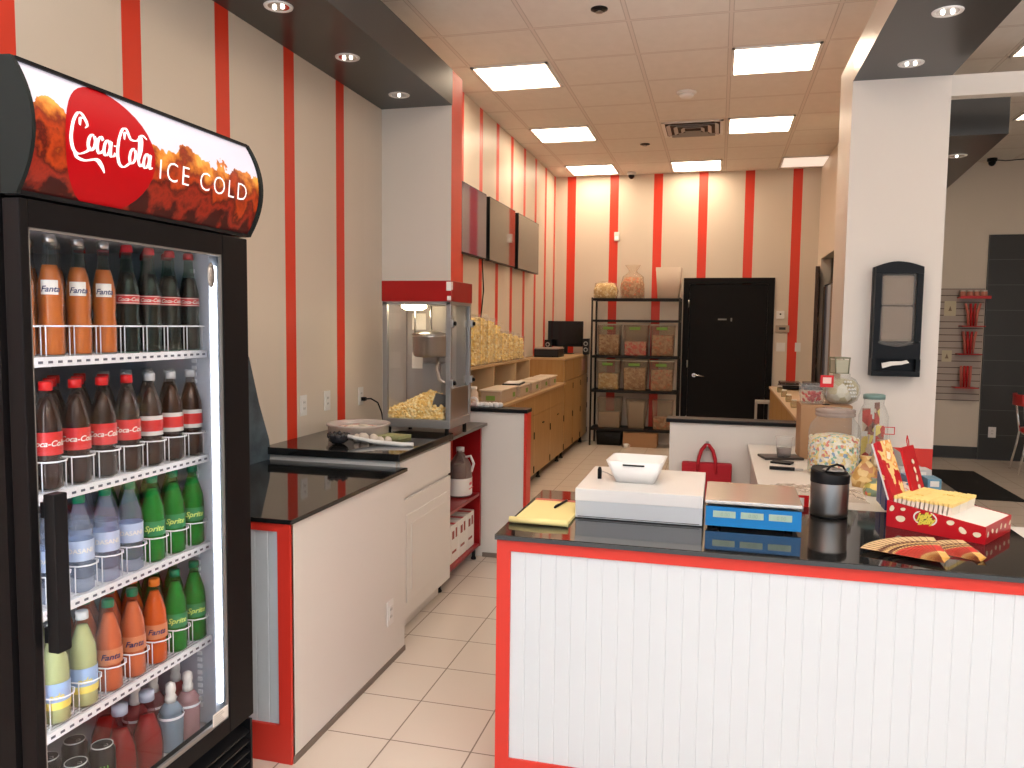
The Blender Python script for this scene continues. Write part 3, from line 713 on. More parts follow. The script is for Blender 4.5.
# --- lit sign box
def hx(z): return -1.398 - 2.45*(z-2.005)**2
HZ0, HZ1 = 1.872, 2.142
prof = [(hx(HZ0+(HZ1-HZ0)*k/16), HZ0+(HZ1-HZ0)*k/16) for k in range(17)]
hdbox = MB().prism([(-2.16, HZ0-.006)] + [(-1.47, HZ0-.006)] + [(-1.47, HZ1)] + [(-2.16, HZ1)], 'y', FY0, FY1+.01)
hdb = L(hdbox, 'sign_housing', m_fridge, r, O)
for y0, y1 in ((FY0-.002, FY0+.008), (FY1+.002, FY1+.016)):
    pr = [(-1.475, HZ0-.008)] + [(x+.008, z) for x, z in [(hx(HZ0)-.004, HZ0-.008)]+prof+[(hx(HZ1)-.004, HZ1+.006)]] + [(-1.475, HZ1+.008)]
    L(MB().prism(pr, 'y', y0, y1), 'end_cap', mat('cap_dark', (.012, .016, .016), .45, spec=.12), hdb)
L(MB().box(-1.475, hx(HZ1)+.008, FY0+.008, FY1+.002, HZ1-.002, HZ1+.006).box(-1.475, hx(HZ0)+.006, FY0+.008, FY1+.002, HZ0-.010, HZ0), 'edge_trim', m_blackpl, hdb)
m_art = mat('sign_art', (.5, .1, .05), .3); t = NT(m_art); p = t.pos()
gp = t.new('ShaderNodeNewGeometry').outputs['Position']; n1 = t.noise(9, gp, 4, .6); n2 = t.noise(22, gp, 4, .6)
vo = t.new('ShaderNodeTexVoronoi'); vo.inputs['Scale'].default_value = 13; t.l.new(gp, vo.inputs['Vector'])
edge = t.math('ADD', t.math('ADD', 2.072, t.math('MULTIPLY', t.math('SUBTRACT', n1.outputs[0], .5), .16)), t.math('MULTIPLY', t.math('SUBTRACT', p[1], 1.36), -.030))
dep = t.math('DIVIDE', t.math('SUBTRACT', edge, p[2]), .20)
f = t.math('ADD', dep, t.math('MULTIPLY', t.math('SUBTRACT', n2.outputs[0], .5), .75))
f = t.math('ADD', f, t.math('MULTIPLY', t.math('SUBTRACT', vo.outputs['Distance'], .35), .55))
amb = t.ramp(f, [(0, (.62, .30, .05)), (.16, (.46, .13, .015)), (.32, (.15, .014, .004)), (.48, (.34, .035, .005)), (.62, (.06, .005, .003)), (.78, (.22, .015, .006)), (.95, (.03, .003, .003))])
art = t.mix(t.math('GREATER_THAN', p[2], edge), amb, (.56, .53, .62))
t.base(art); t.put(t.bsdf().inputs['Emission Color'], art); t.bsdf().inputs['Emission Strength'].default_value = .42
q = MB(); ys = [FY0+.006+(FY1-FY0-.004)*k/12 for k in range(13)]
V = [[q.b.verts.new((hx(z), y, z)) for y in ys] for _, z in prof]
for i in range(16):
    for j in range(12): q._f([V[i][j], V[i][j+1], V[i+1][j+1], V[i+1][j]], True)
face = L(q, 'sign_face', m_art, hdb)
def sp3(y, z, e): return (hx(z)+e, y, z)
q = MB(); cyy, czz, rad = 1.597, 2.000, .143
NU = 40
rings = []
for k in range(9):
    rr_ = rad*k/8; rings.append([(cyy+rr_*math.cos(2*PI*i/NU), min(HZ1-.001, max(HZ0+.001, czz+rr_*math.sin(2*PI*i/NU)))) for i in range(NU)])
RV = [[q.b.verts.new(sp3(y, z, .0012)) for y, z in rg] for rg in rings]
for a_, b_ in zip(RV, RV[1:]):
    for i in range(NU): q._f([a_[i], a_[(i+1) % NU], b_[(i+1) % NU], b_[i]], True)
disc = L(q, 'red_disc', mat('sign_red', (.38, .002, .006), .35, emis=.16, ecol=(.40, .001, .003), spec=.2), hdb)
m_letter = mat('sign_white', (.85, .82, .82), .3, emis=.45, ecol=(.95, .93, .95))
q = MB(); k = .268/10.1
flat(q, coke_script(), lambda u, v: sp3(1.463+u*k, 1.968+v*k*1.10-(u*k)*.03, .0025)); L(q, 'script_lettering', m_letter, hdb)
q = MB(); flat(q, text_polys('ICE COLD', .073, 0, -.012, 1.25), lambda u, v: sp3(1.947+u*1.0, 1.984+v, .0025)); L(q, 'sign_lettering', m_letter, hdb)
for ch in hdb.children: ch.location = (1.81, -(FY0+FY1)/2, 0)
for ch in r.children:
    for g in ch.children:
        if ch.name.startswith('shelf') and not ch.name.startswith('shelf_standard'): g.location = (1.81, -(FY0+FY1)/2, 0)

# --- bottles
FACE = -PI/4.2       # lettering looks out through the door
def wrap(mb, polys, rad, z0, ang=FACE):
    flat(mb, polys, lambda u, v: (rad*math.cos(ang+u/rad), rad*math.sin(ang+u/rad), z0+v))
def bottle(kind):
    """returns the parts of one kind of bottle: list of (name, MB, materials)"""
    P = []
    if kind in ('orange_glass', 'cola_glass'):
        H = .296
        liq = mat('orange_soda', (.62, .15, .02), .22, emis=0) if kind == 'orange_glass' else mat('cola', (.030, .010, .006), .12)
        shell = [(0, 0), (.026, 0), (.029, .006), (.0295, .08), (.027, .105), (.0295, .13), (.029, .17), (.022, .205), (.014, .24), (.0125, .275), (.0135, .28), (.0135, .286)]
        inner = [(0, .004), (.026, .004), (.0280, .008), (.0285, .08), (.026, .105), (.0285, .13), (.028, .17), (.0205, .207), (.0165, .222), (0, .222)]
        P.append(('liquid', MB().lathe(inner, seg=20), liq))
        P.append(('bottle_glass', MB().lathe(shell, seg=20, cap=False), clear('green_glass' if kind == 'cola_glass' else 'clear_glass', (.62, .80, .72) if kind == 'cola_glass' else (.90, .93, .93), .03, .04, (.45, .5, .5))))
        P.append(('bottle_cap', MB().lathe([(.015, .276), (.015, .290), (.012, .296), (0, .296)], seg=18), m_redcloth if kind == 'cola_glass' else m_steel))
        q = MB()
        if kind == 'orange_glass':
            for sgn in (0,):
                a0, a1 = FACE-.75, FACE+.55; n = 8
                for k in range(n):
                    A, B = a0+(a1-a0)*k/n, a0+(a1-a0)*(k+1)/n
                    q._f([q.b.verts.new((.0302*math.cos(a), .0302*math.sin(a), z)) for a, z in ((A, .150), (B, .150), (B, .185), (A, .185))])
                q2 = q
            q.mi = 1; wrap(q, text_polys('Fanta', .020, .3, .02), .0306, .163, FACE-.05)
            P.append(('label', q, [m_paper, mat('navy_print', (.02, .03, .12), .4)]))
        else:
            q.lathe([(.0300, .135), (.0300, .160)], seg=20, cap=False); q.mi = 1
            for zz in (.1365, .157): q.lathe([(.0303, zz), (.0303, zz+.0018)], seg=20, cap=False)
            wrap(q, text_polys('Coca-Cola', .0145, .35, .02), .0306, .147)
            P.append(('label', q, [mat('label_red', (.60, .03, .03), .35), m_paper]))
        return P
    # plastic bottles
    H = .27
    spec = {
     'cola_plastic': (mat('cola'), m_redvinyl, 'label_red', (.60, .03, .03), 'Coca-Cola', m_paper, (.90, .85, .80)),
     'diet_plastic': (mat('cola'), mat('cap_silver', (.50, .52, .55), .4), 'label_silver', (.62, .60, .58), 'Coke', mat('red_print', (.6, .03, .03), .4), (.90, .85, .80)),
     'water_green_cap': (None, mat('cap_green', (.0, .20, .09), .4), 'label_water', (.45, .55, .75), 'DASANI', m_paper, (.80, .86, .95)),
     'lime_plastic': (mat('lime_liquid', (.035, .22, .07), .15), mat('cap_green'), 'label_lime', (.025, .24, .09), 'Sprite', mat('lime_print', (.65, .80, .2), .4), (.45, .9, .55)),
     'lemonade': (mat('lemonade_liquid', (.48, .52, .34), .25), mat('cap_white', (.75, .78, .8), .4), 'label_blue_yellow', (.35, .50, .78), 'ade', mat('label_yellow', (.85, .70, .15), .4), (.95, .95, .8)),
     'orange_plastic': (mat('peach_liquid', (.60, .20, .10), .2), mat('cap_green'), 'label_orange', (.60, .22, .10), 'Fanta', mat('navy_print'), (.95, .8, .7)),
     'orange_bright': (mat('bright_orange_liquid', (.62, .14, .02), .2), mat('cap_orange', (.75, .2, .02), .4), 'label_orange', (.60, .22, .10), 'Fanta', mat('navy_print'), (.95, .8, .7)),
    }[kind]
    liq, cap, ln, lc, txt, ink, tint = spec
    low = kind in ('lemonade',)
    inner = [(0, .004), (.024, .004), (.0315, .010), (.0315, .055), (.0285, .075), (.0315, .095), (.0320, .14), (.030, .17), (.020, .205), (.0125, .228), (0, .228)]
    shell = [(0, .0), (.022, 0), (.033, .008), (.033, .055), (.030, .075), (.033, .095), (.0335, .14), (.031, .172), (.021, .208), (.0135, .232), (.0125, .246)]
    if liq: P.append(('liquid', MB().lathe(inner, seg=22), liq))
    P.append(('bottle_shell', MB().lathe(shell, seg=22, cap=False), clear('pet_'+kind, tint, .13 if not liq else .015, .05, (.60, .68, .85) if not liq else (.5, .5, .5))))
    P.append(('bottle_cap', MB().lathe([(.0155, .246), (.0155, .264), (.0145, .268), (0, .268)], seg=18), cap))
    q = MB(); z0, z1 = (.090, .146) if kind not in ('lemonade',) else (.045, .115)
    if kind in ('orange_plastic', 'orange_bright', 'lime_plastic'): z0, z1 = .085, .13
    q.lathe([(.0342, z0), (.0342, z1)], seg=22, cap=False); q.mi = 1
    if kind == 'lemonade':
        q.lathe([(.0346, z0), (.0346, z0+.020)], seg=22, cap=False)
    wrap(q, text_polys(txt, {'Coca-Cola': .020, 'Coke': .028, 'DASANI': .018}.get(txt, .024), .3 if txt != 'DASANI' else 0, .02), .0350, (z0+z1)/2)
    P.append(('label', q, [mat(ln, lc, .4), ink]))
    if kind == 'diet_plastic':
        q = MB().lathe([(.0345, z0+.012), (.0345, z1-.012)], seg=22, cap=False); P.append(('label_band', q, mat('label_red')))
    if kind == 'water_green_cap':
        pass
    return P
PROTO = {}
def place_bottle(kind, names, x, y, z, label, group):
    if kind not in PROTO:
        r_ = thing(names[0], label, names[1], (x, y, z), 0, group)
        for nm, mb, m in bottle(kind): mb.build(nm, m, r_)
        PROTO[kind] = r_; return r_
    return dup(PROTO[kind], (x, y, z), 0, label, group)
ORD = ['at the far right', 'second from the right', 'third from the right', 'fourth from the right', 'fifth from the right', 'sixth from the right', 'seventh from the right', 'leftmost']
NICE = {'orange_glass': 'orange soda glass bottle', 'cola_glass': 'dark cola glass bottle', 'cola_plastic': 'red-capped cola plastic bottle', 'diet_plastic': 'silver-capped diet cola bottle',
        'water_green_cap': 'clear water bottle', 'lime_plastic': 'green lime soda bottle', 'lemonade': 'pale yellow lemonade bottle', 'orange_plastic': 'peach-orange soda bottle', 'orange_bright': 'bright orange soda bottle'}
ROWS = [['cola_glass']*4 + ['orange_glass']*4,
        ['diet_plastic']*3 + ['cola_plastic']*5,
        ['lime_plastic']*3 + ['water_green_cap']*5,
        ['lime_plastic']*2 + ['orange_bright', 'orange_plastic', 'orange_plastic', 'lemonade', 'lemonade', 'lemonade']]
SN = ['top', 'second', 'third', 'fourth']
for s_i, kinds in enumerate(ROWS):
    for c_i, kd in enumerate(kinds):
        for row in range(3):
            if s_i in (0,) and row > 2: continue
            x = -1.580 - row*.078; y = (GCOLS if s_i == 0 else COLS)[c_i]
            lab = f"{NICE[kd]} {ORD[c_i]} on the {SN[s_i]} cooler shelf, {['front row', 'middle row', 'back row'][row]}"
            place_bottle(kd, ('soda_bottle' if kd != 'water_green_cap' else 'water_bottle', 'bottle'), x, y, SHZ[s_i]+.0008, lab, f'bottles on the {SN[s_i]} cooler shelf').scale = (1, 1, .94 if s_i > 1 else 1)
# bottom deck: cups with nozzles, red drinks, cans
ZB = .2975
def kids_drink(x, y, col, lab):
    r_ = thing('kids_drink_bottle', lab, 'bottle', (x, y, ZB), 0, 'small drinks with white nozzles in the cooler')
    MB().lathe([(0, .002), (.030, .002), (.034, .01), (.036, .10), (.031, .112), (.031, .118), (.034, .124), (.022, .142), (.013, .150), (0, .15)], seg=20).build('bottle_body', clear('kid_'+lab.split()[0], tuple(.4+.5*c for c in col), .55, .15, tuple(.75*c for c in col)), r_)
    MB().lathe([(.0375, .104), (.0385, .108), (.0375, .112)], seg=20, cap=False).build('rim', m_wire, r_)
    MB().lathe([(.016, .149), (.017, .165), (.013, .172), (.016, .185), (.014, .203), (.006, .209), (0, .21)], seg=16).build('nozzle', m_whitepl, r_)
kids_drink(-1.575, 1.975, (.40, .55, .70), 'blue small drink bottle with white nozzle, front of the bottom deck')
kids_drink(-1.575, 2.055, (.75, .45, .48), 'pink small drink bottle with white nozzle, front of the bottom deck')
kids_drink(-1.655, 2.100, (.60, .10, .10), 'red small drink bottle with white nozzle beside the cooler wall')
kids_drink(-1.670, 2.015, (.62, .30, .30), 'rosy small drink bottle with white nozzle, behind the pink one')
kids_drink(-1.668, 1.935, (.62, .16, .16), 'crimson small drink bottle with white nozzle, behind the blue one')
def red_drink(x, y, lab):
    r_ = thing('red_drink_bottle', lab, 'bottle', (x, y, ZB), 0, 'broad red drinks in the cooler')
    MB().lathe([(0, .002), (.034, .002), (.040, .012), (.041, .06), (.036, .10), (.024, .135), (.018, .15), (0, .15)], seg=22).build('liquid', mat('red_drink', (.30, .008, .010), .2), r_)
    MB().lathe([(.037, .0), (.0425, .012), (.043, .06), (.038, .102), (.026, .137), (.019, .18), (.019, .20)], seg=22, cap=False).build('bottle_shell', clear('pet_red', (.85, .7, .7), .02, .05, (.5, .15, .15)), r_)
    MB().lathe([(.021, .195), (.021, .222), (0, .224)], seg=18).build('bottle_cap', mat('cap_blueish', (.45, .50, .62), .4), r_)
red_drink(-1.585, 1.885, 'broad red drink bottle nearest the blue nozzle drink')
red_drink(-1.60, 1.795, 'broad red drink bottle left of its twin on the bottom deck')
red_drink(-1.69, 1.84, 'broad red drink bottle behind the other two on the bottom deck')
def can(x, y, lab, z=ZB):
    r_ = thing('energy_drink_can', lab, 'can', (x, y, z), 0, 'black cans on the bottom deck of the cooler')
    MB().lathe([(0, .002), (.024, .0), (.027, .004), (.0325, .014), (.0325, .145), (.027, .157), (.0265, .160)], seg=24).build('can_body', mat('can_black', (.006, .007, .008), .3, spec=.25), r_)
    MB().lathe([(.0272, .158), (.0275, .161), (.0255, .161), (.024, .157), (0, .157)], seg=24, cap=False).build('can_lid', mat('can_lid', (.50, .52, .52), .5), r_)
    MB().tube([(.004, 0, .1585), (.012, .006, .1595), (.019, 0, .1595), (.012, -.006, .1595)], .0016, 5, True).build('pull_tab', m_alu, r_)
    q = MB()
    for s in (-1, 0, 1):
        st = [(s*.0085, .025), (s*.0085-.001, 0), (s*.0085+.0015, -.02-.01*(s == 0)), (s*.0085+.003, .022)]
        flat(q, [st], lambda u, v: (.0329*math.cos(FACE+u/.0329), .0329*math.sin(FACE+u/.0329), .09+v))
    q.build('claw_mark', mat('can_green', (.10, .42, .05), .4), r_)
can(-1.575, 1.70, 'black can with green claw mark, rightmost of the front cans'); can(-1.575, 1.61, 'black can with green claw mark, left of the rightmost front can')
can(-1.575, 1.52, 'black can with green claw mark at the front left'); can(-1.665, 1.70, 'black can in the second row behind the rightmost one')
can(-1.665, 1.61, 'black can in the second row, middle'); can(-1.665, 1.52, 'black can in the second row at the left')
ft = thing('food_tub', 'low clear food tub on the bottom deck between cans and red drinks', 'tub', (-1.575, 1.795-.0, ZB))
ft.location = (-1.53-.045+.0, 1.800, ZB); 
bpy.data.objects.remove(ft)

# ================================================================== FRONT COUNTER
FYF = 2.488; FXL = -.695; FXR = 1.015
r = thing('front_counter', 'white beadboard service counter framed in red with glossy black top', 'counter', (.1, 2.85, 0)); O = (.1, 2.85, 0)
top = MB().prism([(FXL-.004, FYF-.015), (1.6, FYF-.015), (1.6, 2.80), (FXR, 2.80), (FXR, YP-.001), (.715, YP-.001), (.715, 3.215), (FXL-.004, 3.215)], 'z', .886, ZT)
L(top, 'countertop', m_granite, r, O)
L(MB().box(FXL-.002, 1.6, FYF-.0165, FYF-.0152, .887, .9), 'countertop_edge', mat('edge_grey', (.045, .05, .055), .3), r, O)
L(MB().box(FXL+.02, 1.58, FYF+.02, 3.19, .01, .886), 'carcass', m_white, r, O)
L(MB().box(.73, FXR-.015, 3.19, YP-.003, .01, .886), 'return_carcass', m_white, r, O)
L(MB().box(FXR-.015, FXR-.004, 3.19, YP-.003, 0, .886), 'return_side', m_red, r, O)
b = MB(); beadboard(b, -.650, 1.6, .125, .848, FYF+.008, .012, 'y'); L(b, 'beadboard_panel', m_bead, r, O)
fr = MB().box(FXL, -.648, FYF, FYF+.022, 0, .885).box(-.648, 1.6, FYF, FYF+.022, .846, .885).box(-.648, 1.6, FYF, FYF+.022, 0, .128)
L(fr, 'red_frame', m_red, r, O)
L(MB().box(FXL, FXL+.02, FYF+.022, 3.19, 0, .885), 'end_panel', m_red, r, O)
# lower white desk behind it
ZD = .885
r = thing('white_desk', 'white-topped desk between the front counter and the half wall', 'desk', (.45, 4.1, 0)); O = (.45, 4.1, 0)
L(MB().box(.195, .71, 3.22, YP+.0, ZD-.028, ZD, .002), 'desk_top', mat('desk_white', (.74, .69, .63), .3), r, O)
L(MB().box(.215, .235, 3.24, 4.98, 0, ZD-.028), 'side_panel', m_white, r, O)
L(MB().box(.235, .70, 4.94, 4.98, 0, ZD-.028), 'back_panel', m_white, r, O)

# --- things on the front counter
def slab(mb, cx, cy, z0, z1, lx, ly, a, bev=0): return mb.obox(cx, cy, z0, z1, lx, ly, a, bev)
r = thing('legal_pad', 'yellow legal pad with a rolled edge at the left end of the counter', 'notepad', (-.583, 2.80, ZT+.0005), -.02)
MB().box(-.095, .10, -.16, .19, 0, .012, .002).build('pages', m_yellow, r)
MB().tube([(-.105, -.165, .012), (0, -.168, .014), (.105, -.165, .012)], [.011, .012, .011], 10).build('rolled_edge', m_yellow, r)
MB().box(-.095, .10, .165, .192, .0122, .0135).build('binding', mat('pad_binding', (.55, .12, .08), .6), r)
r = thing('pen', 'black pen lying on the yellow legal pad', 'pen', (-.560, 2.91, ZT+.0175), 1.42)
MB().tube([(-.07, 0, 0), (.06, 0, 0)], .0045, 8).build('barrel', m_blackpl, r)
MB().tube([(.06, 0, 0), (.072, 0, 0)], [.004, .001], 8).build('tip', m_steel, r)
MB().box(-.065, -.03, -.0015, .0015, .0045, .0065).build('clip', m_blackpl, r)

r = thing('white_storage_box', 'wide white box with pinkish lid standing on the black counter', 'box', (-.258, 3.005, ZT+.0005), -.003)
MB().box(-.224, .224, -.228, .24, .002, .106, .003).build('box_body', mat('box_white', (.50, .52, .54), .45), r)
MB().box(-.225, .225, -.229, .241, .064, .108, .002).build('lid', mat('lid_white', (.68, .66, .64), .3), r)
MB().box(-.215, .215, -.2285, -.2275, .006, .0085).build('shadow_gap', m_blackmat, r)
r = thing('plastic_tray', 'small white plastic bin with a dark slot in its side, on the wide white box', 'bin', (-.285, 3.00, ZT+.109), -.04)
q = MB()
def frus(q, a0, b0, a1, b1, z0, z1, t_=.004):
    lo = [(-a0, -b0), (a0, -b0), (a0, b0), (-a0, b0)]; hi = [(-a1, -b1), (a1, -b1), (a1, b1), (-a1, b1)]
    def ring(pts, z, r_=.02):
        o = []
        for i, (x, y) in enumerate(pts):
            sx, sy = (1 if x > 0 else -1), (1 if y > 0 else -1)
            arc = [(x - sx*r_ + sx*r_*math.cos(k*PI/6), y - sy*r_ + sy*r_*math.sin(k*PI/6)) for k in range(4)]
            if sx*sy < 0: arc = arc[::-1]
            o += [q.b.verts.new((px, py, z)) for px, py in arc]
        return o
    A = ring(lo, z0); B = ring(hi, z1); Cc = ring([(x*.95, y*.92) for x, y in hi], z1); D = ring([(x*.95, y*.92) for x, y in lo], z0+t_)
    n = len(A)
    for P_, Q_ in ((A, B), (B, Cc), (Cc, D)):
        for i in range(n): q._f([P_[i], P_[(i+1) % n], Q_[(i+1) % n], Q_[i]], True)
    q._f(A[::-1]); q._f(D)
frus(q, .072, .07, .106, .10, 0, .084)
q.build('bin_body', m_whitepl, r)
MB().box(-.114, .114, -.106, .106, .093, .098, .002).box(-.1, .1, -.09, .09, .0985, .0984).build('rim', m_whitepl, r) if False else None
MB().obox(0, -.0965, .068, .074, .080, .004, 0).build('slot', m_blackmat, r)
r = thing('marker_pen', 'small dark pen cap with cord lying on the wide white box', 'pen', (-.425, 2.98, ZT+.1095), .1)
MB().lathe([(.008, 0), (.008, .035), (.005, .045)], seg=10).build('pen_cap', m_blackpl, r)
MB().tube([(.005, 0, .03), (.03, .01, .02), (.06, .0, .006), (.09, .02, .004)], .0018, 6).build('cord', m_steel, r)

r = thing('counter_scale', 'blue counter scale with three green displays and a steel tray', 'scale', (.135, 2.96, ZT), -.01)
q = MB().prism([(-.185, .022), (-.178, .072), (.14, .078), (.15, .022)], 'x', -.152, .152); q.build('scale_body', mat('scale_grey', (.30, .33, .36), .4), r)
q = MB().prism([(-.191, .010), (-.183, .076), (-.175, .076), (-.180, .010)], 'x', -.157, .157); q.build('front_panel', mat('scale_blue', (.0, .17, .46), .35), r)
for i in range(3):
    x0 = -.132+i*.092
    q = MB().prism([(-.1885+.0, .040), (-.1862, .062), (-.1845, .062), (-.187, .040)], 'x', x0, x0+.075)
    q.build('display', mat('lcd', (.36, .48, .38), .3), r)
    q = MB(); flat(q, text_polys('0.00', .018, .1), lambda u, v: (x0+.04+u, -.1888+(.0007 if False else 0)-.0+(v)*.14*0+.1*0+(.046+v-.04)*.10, .050+v)); q.build('digits', mat('lcd_ink', (.26, .36, .29), .5), r)
q = MB(); flat(q, text_polys('CARDINAL', .011), lambda u, v: (u, -.1898+(.029+v-.02)*.14, .029+v)); q.build('panel_lettering', mat('scale_print', (.30, .45, .65), .4), r)
bpy.data.objects.remove([c for c in r.children if c.name.startswith('panel_lettering')][0])
MB().box(-.160, .160, -.19, .15, .086, .099, .003).build('weighing_tray', mat('tray_steel', (.66, .62, .58), .22, .85), r)
MB().box(-.12, .12, -.14, .11, .078, .086).build('tray_support', m_blackpl, r)
for x in (-.12, .12):
    for y in (-.14, .11): MB().cyl(x, y, .0005, .022, .014, 12).build('foot', m_blackpl, r)

r = thing('travel_mug', 'brushed steel travel mug with black lid on the counter', 'mug', (.418, 3.10, ZT+.0005))
MB().lathe([(0, 0), (.064, 0), (.066, .004)], seg=36).build('rubber_base', m_blackpl, r)
MB().lathe([(.0655, .004), (.0665, .02), (.067, .125), (.0665, .128)], seg=36).build('mug_body', mat('mug_steel', (.36, .33, .31), .36, 1), r)
q = MB(); N = 36
ring0 = [(.0675, a, .126) for a in range(N)]
vs = []
for lvl in range(4):
    rr_, zz = [(.0685, .126), (.0685, .162), (.064, .170), (.058, .166)][lvl]
    vs.append([q.b.verts.new((rr_*math.cos(2*PI*a/N), rr_*math.sin(2*PI*a/N), zz + (0 if lvl == 0 else .010*math.cos(2*PI*a/N-2.6)*(1)))) for a in range(N)])
for A, B in zip(vs, vs[1:]):
    for i in range(N): q._f([A[i], A[(i+1) % N], B[(i+1) % N], B[i]], True)
q._f(vs[-1]); q.build('lid', m_blackpl, r)
MB().lathe([(0, .0), (.036, .0), (.040, -.003)], .012, -.004, .174, 24).build('lid_insert', mat('lid_grey', (.22, .21, .20), .3), r)
MB().tube([(-.02, -.03, .165), (-.005, -.025, .186), (.02, -.01, .193), (.045, .008, .184), (.055, .02, .165)], .0045, 8).build('lid_loop', m_blackpl, r)

# candy display box
bx = Vector((.594, 2.985)); bxB = Vector((.858, 2.815)); bxC = Vector((1.018, 3.12))
ang = math.atan2(bxB.y-bx.y, bxB.x-bx.x); Lx = (bxB-bx).length; Ly = .265
r = thing('candy_display_box', 'open red display box with white bean shapes and a raised card back', 'display box', (bx.x, bx.y, ZT+.0005), ang)
m_bred = mat('box_red', (.50, .006, .014), .3)
q = MB()
q.prism([(0, 0), (Lx, 0), (Lx, .058), (0, .093)], 'y', 0, .004)               # front long side
q.prism([(0, 0), (Lx, 0), (Lx, .058), (0, .093)], 'y', Ly-.004, Ly)           # back long side
q.box(0, Lx, .004, Ly-.004, 0, .004)
q.box(0, .004, .004, Ly-.004, .004, .093)
q.box(Lx-.004, Lx, .004, Ly-.004, .004, .058)
q.build('tray', m_bred, r)
q = MB(); q.prism([(.17, .004), (Lx-.005, .004), (Lx-.005, .057), (.17, .074)], 'y', .006, Ly-.006); q.build('paper_liner', m_paper, r)
def bean(u, v, s, a):
    pts = []
    for k in range(14):
        th = 2*PI*k/14; x, y = 1.25*math.cos(th), .85*math.sin(th) + .16*math.cos(th)**2
        pts.append((u+s*(x*math.cos(a)-y*math.sin(a)), v+s*(x*math.sin(a)+y*math.cos(a))))
    return pts
q = MB(); Yf = -.0008
for u, v, s, a in [(.018, .067, .009, 1.2), (.055, .070, .007, .3), (.048, .035, .013, .1), (.208, .052, .010, .2), (.245, .033, .011, -.7), (.289, .028, .010, .1)]:
    flat(q, [bean(u*Lx/.314, v, s, a)], lambda U, V: (U, Yf, V))
for u, v, s, a in [(.02, .030, .009, .8), (.065, .035, .009, -.4), (.11, .028, .009, .3), (.155, .036, .009, 1.0), (.2, .03, .009, .2), (.25, .033, .009, .6)]:
    flat(q, [bean(u, v, s, a)], lambda U, V: (Lx+.0008, U, V))
q.build('bean_print', mat('bean_cream', (.80, .72, .52), .5), r)
q = MB(); ce = (.128*Lx/.314, .052)
arc = [(ce[0]+.034*math.cos(a_), ce[1]+.024*math.sin(a_)) for a_ in [PI*.25-k*PI*.5/8 for k in range(9)]]
for rev in (0, PI):
    pts = [(ce[0]+.036*math.cos(rev+a_), ce[1]+.024*math.sin(rev+a_), .25 if abs(a_) > 1 else 1) for a_ in [-1.1+k*2.2/8 for k in range(9)]]
    flat(q, ribbon(pts, lambda a_: .005), lambda U, V: (U, Yf, V))
q.build('logo_ring', m_paper, r)
q = MB(); flat(q, text_polys('Jelly', .027, .3, .06), lambda u, v: (ce[0]-.004+u, Yf-.0004, ce[1]+.007+v+u*.25)); flat(q, text_polys('Belly', .027, .3, .06), lambda u, v: (ce[0]+.003+u, Yf-.0004, ce[1]-.011+v+u*.25))
q.build('logo_lettering', mat('logo_yellow', (.75, .62, .08), .4), r)
q = MB(); flat(q, [[(ce[0]+.027*math.cos(2*PI*k/20), ce[1]-.002+.018*math.sin(2*PI*k/20)) for k in range(20)]], lambda u, v: (u, Yf+.0002, v)); q.build('logo_oval', mat('logo_dark', (.12, .09, .02), .4), r)
# raised card back at the left end
q = MB()
m_cb = mat('card_back_print', (.6, .05, .03), .4); t = NT(m_cb)
nn = t.noise(14, t.obj(), 3).outputs[0]
t.base(t.ramp(nn, [(0, (.50, .01, .02)), (.47, (.55, .015, .02)), (.49, (.85, .62, .25)), (.60, (.80, .35, .08)), (.66, (.9, .8, .6))], 'CONSTANT'))
q.prism([(.004, .09), (-.062, .285), (-.052, .292), (.016, .092)], 'y', .01, .13)
q.build('card_back', m_cb, r)
q = MB(); q.prism([(.030, .088), (-.022, .262), (-.014, .265), (.040, .085)], 'y', .14, .25)
q.build('card_back_wing', m_bred, r)
q = MB(); q.prism([(-.001, .088), (-.068, .284), (-.064, .286), (.003, .090)], 'y', .008, .132); q.build('card_edge', m_whitepl, r)
q = MB(); rr = random.Random(2)
flat(q, [bean(.05+.0*k, .12+k*.03, .010, k) for k in range(4)], lambda U, V: (.0295-(V-.085)*.30+.004+.002+.008, .15+U, V))
q.build('card_bean_print', mat('bean_cream'), r)
MB().tube([(-.015, .20, .262), (-.02, .20, .285), (-.024, .215, .30), (-.022, .225, .28), (-.018, .22, .262)], .002, 6).build('hang_loop', m_redvinyl, r)
# yellow packets standing in the box
k = 0
for row in range(3):
    for i in range(13):
        pth = thing('candy_packet', 'one of the upright yellow candy packets filling the red display box', 'packet', (0, 0, 0), 0, 'yellow packets in the red display box') if k == 0 else None
        px, py = .014+i*.0148, .048+row*.080
        ctr = Matrix.Rotation(ang, 2) @ Vector((px, py))
        loc = (bx.x+ctr.x, bx.y+ctr.y, ZT+.005)
        hgt = .097 - .10*0
        if k == 0:
            proto_pk = pth; pth.location = loc; pth.rotation_euler = (0, .10, ang)
            MB().box(-.0055, .0055, -.036, .036, .002, .104, .002).build('packet_body', mat('packet_cream', (.80, .70, .58), .45), pth)
            MB().box(-.0065, .0065, -.0375, .0375, .096, .1065, .001).build('packet_top', mat('packet_yellow', (.90, .66, .22), .45), pth)
        else:
            d_ = dup(proto_pk, (loc[0], loc[1], loc[2]+rr.uniform(0, .003))); d_.rotation_euler = (0, .10, ang)
        (pth or d_)['label'] = f"yellow-topped candy packet in the {['near','middle','far'][row]} row of the red display box"; (pth or d_)['group'] = f"packets of the {['near','middle','far'][row]} row"
        k += 1

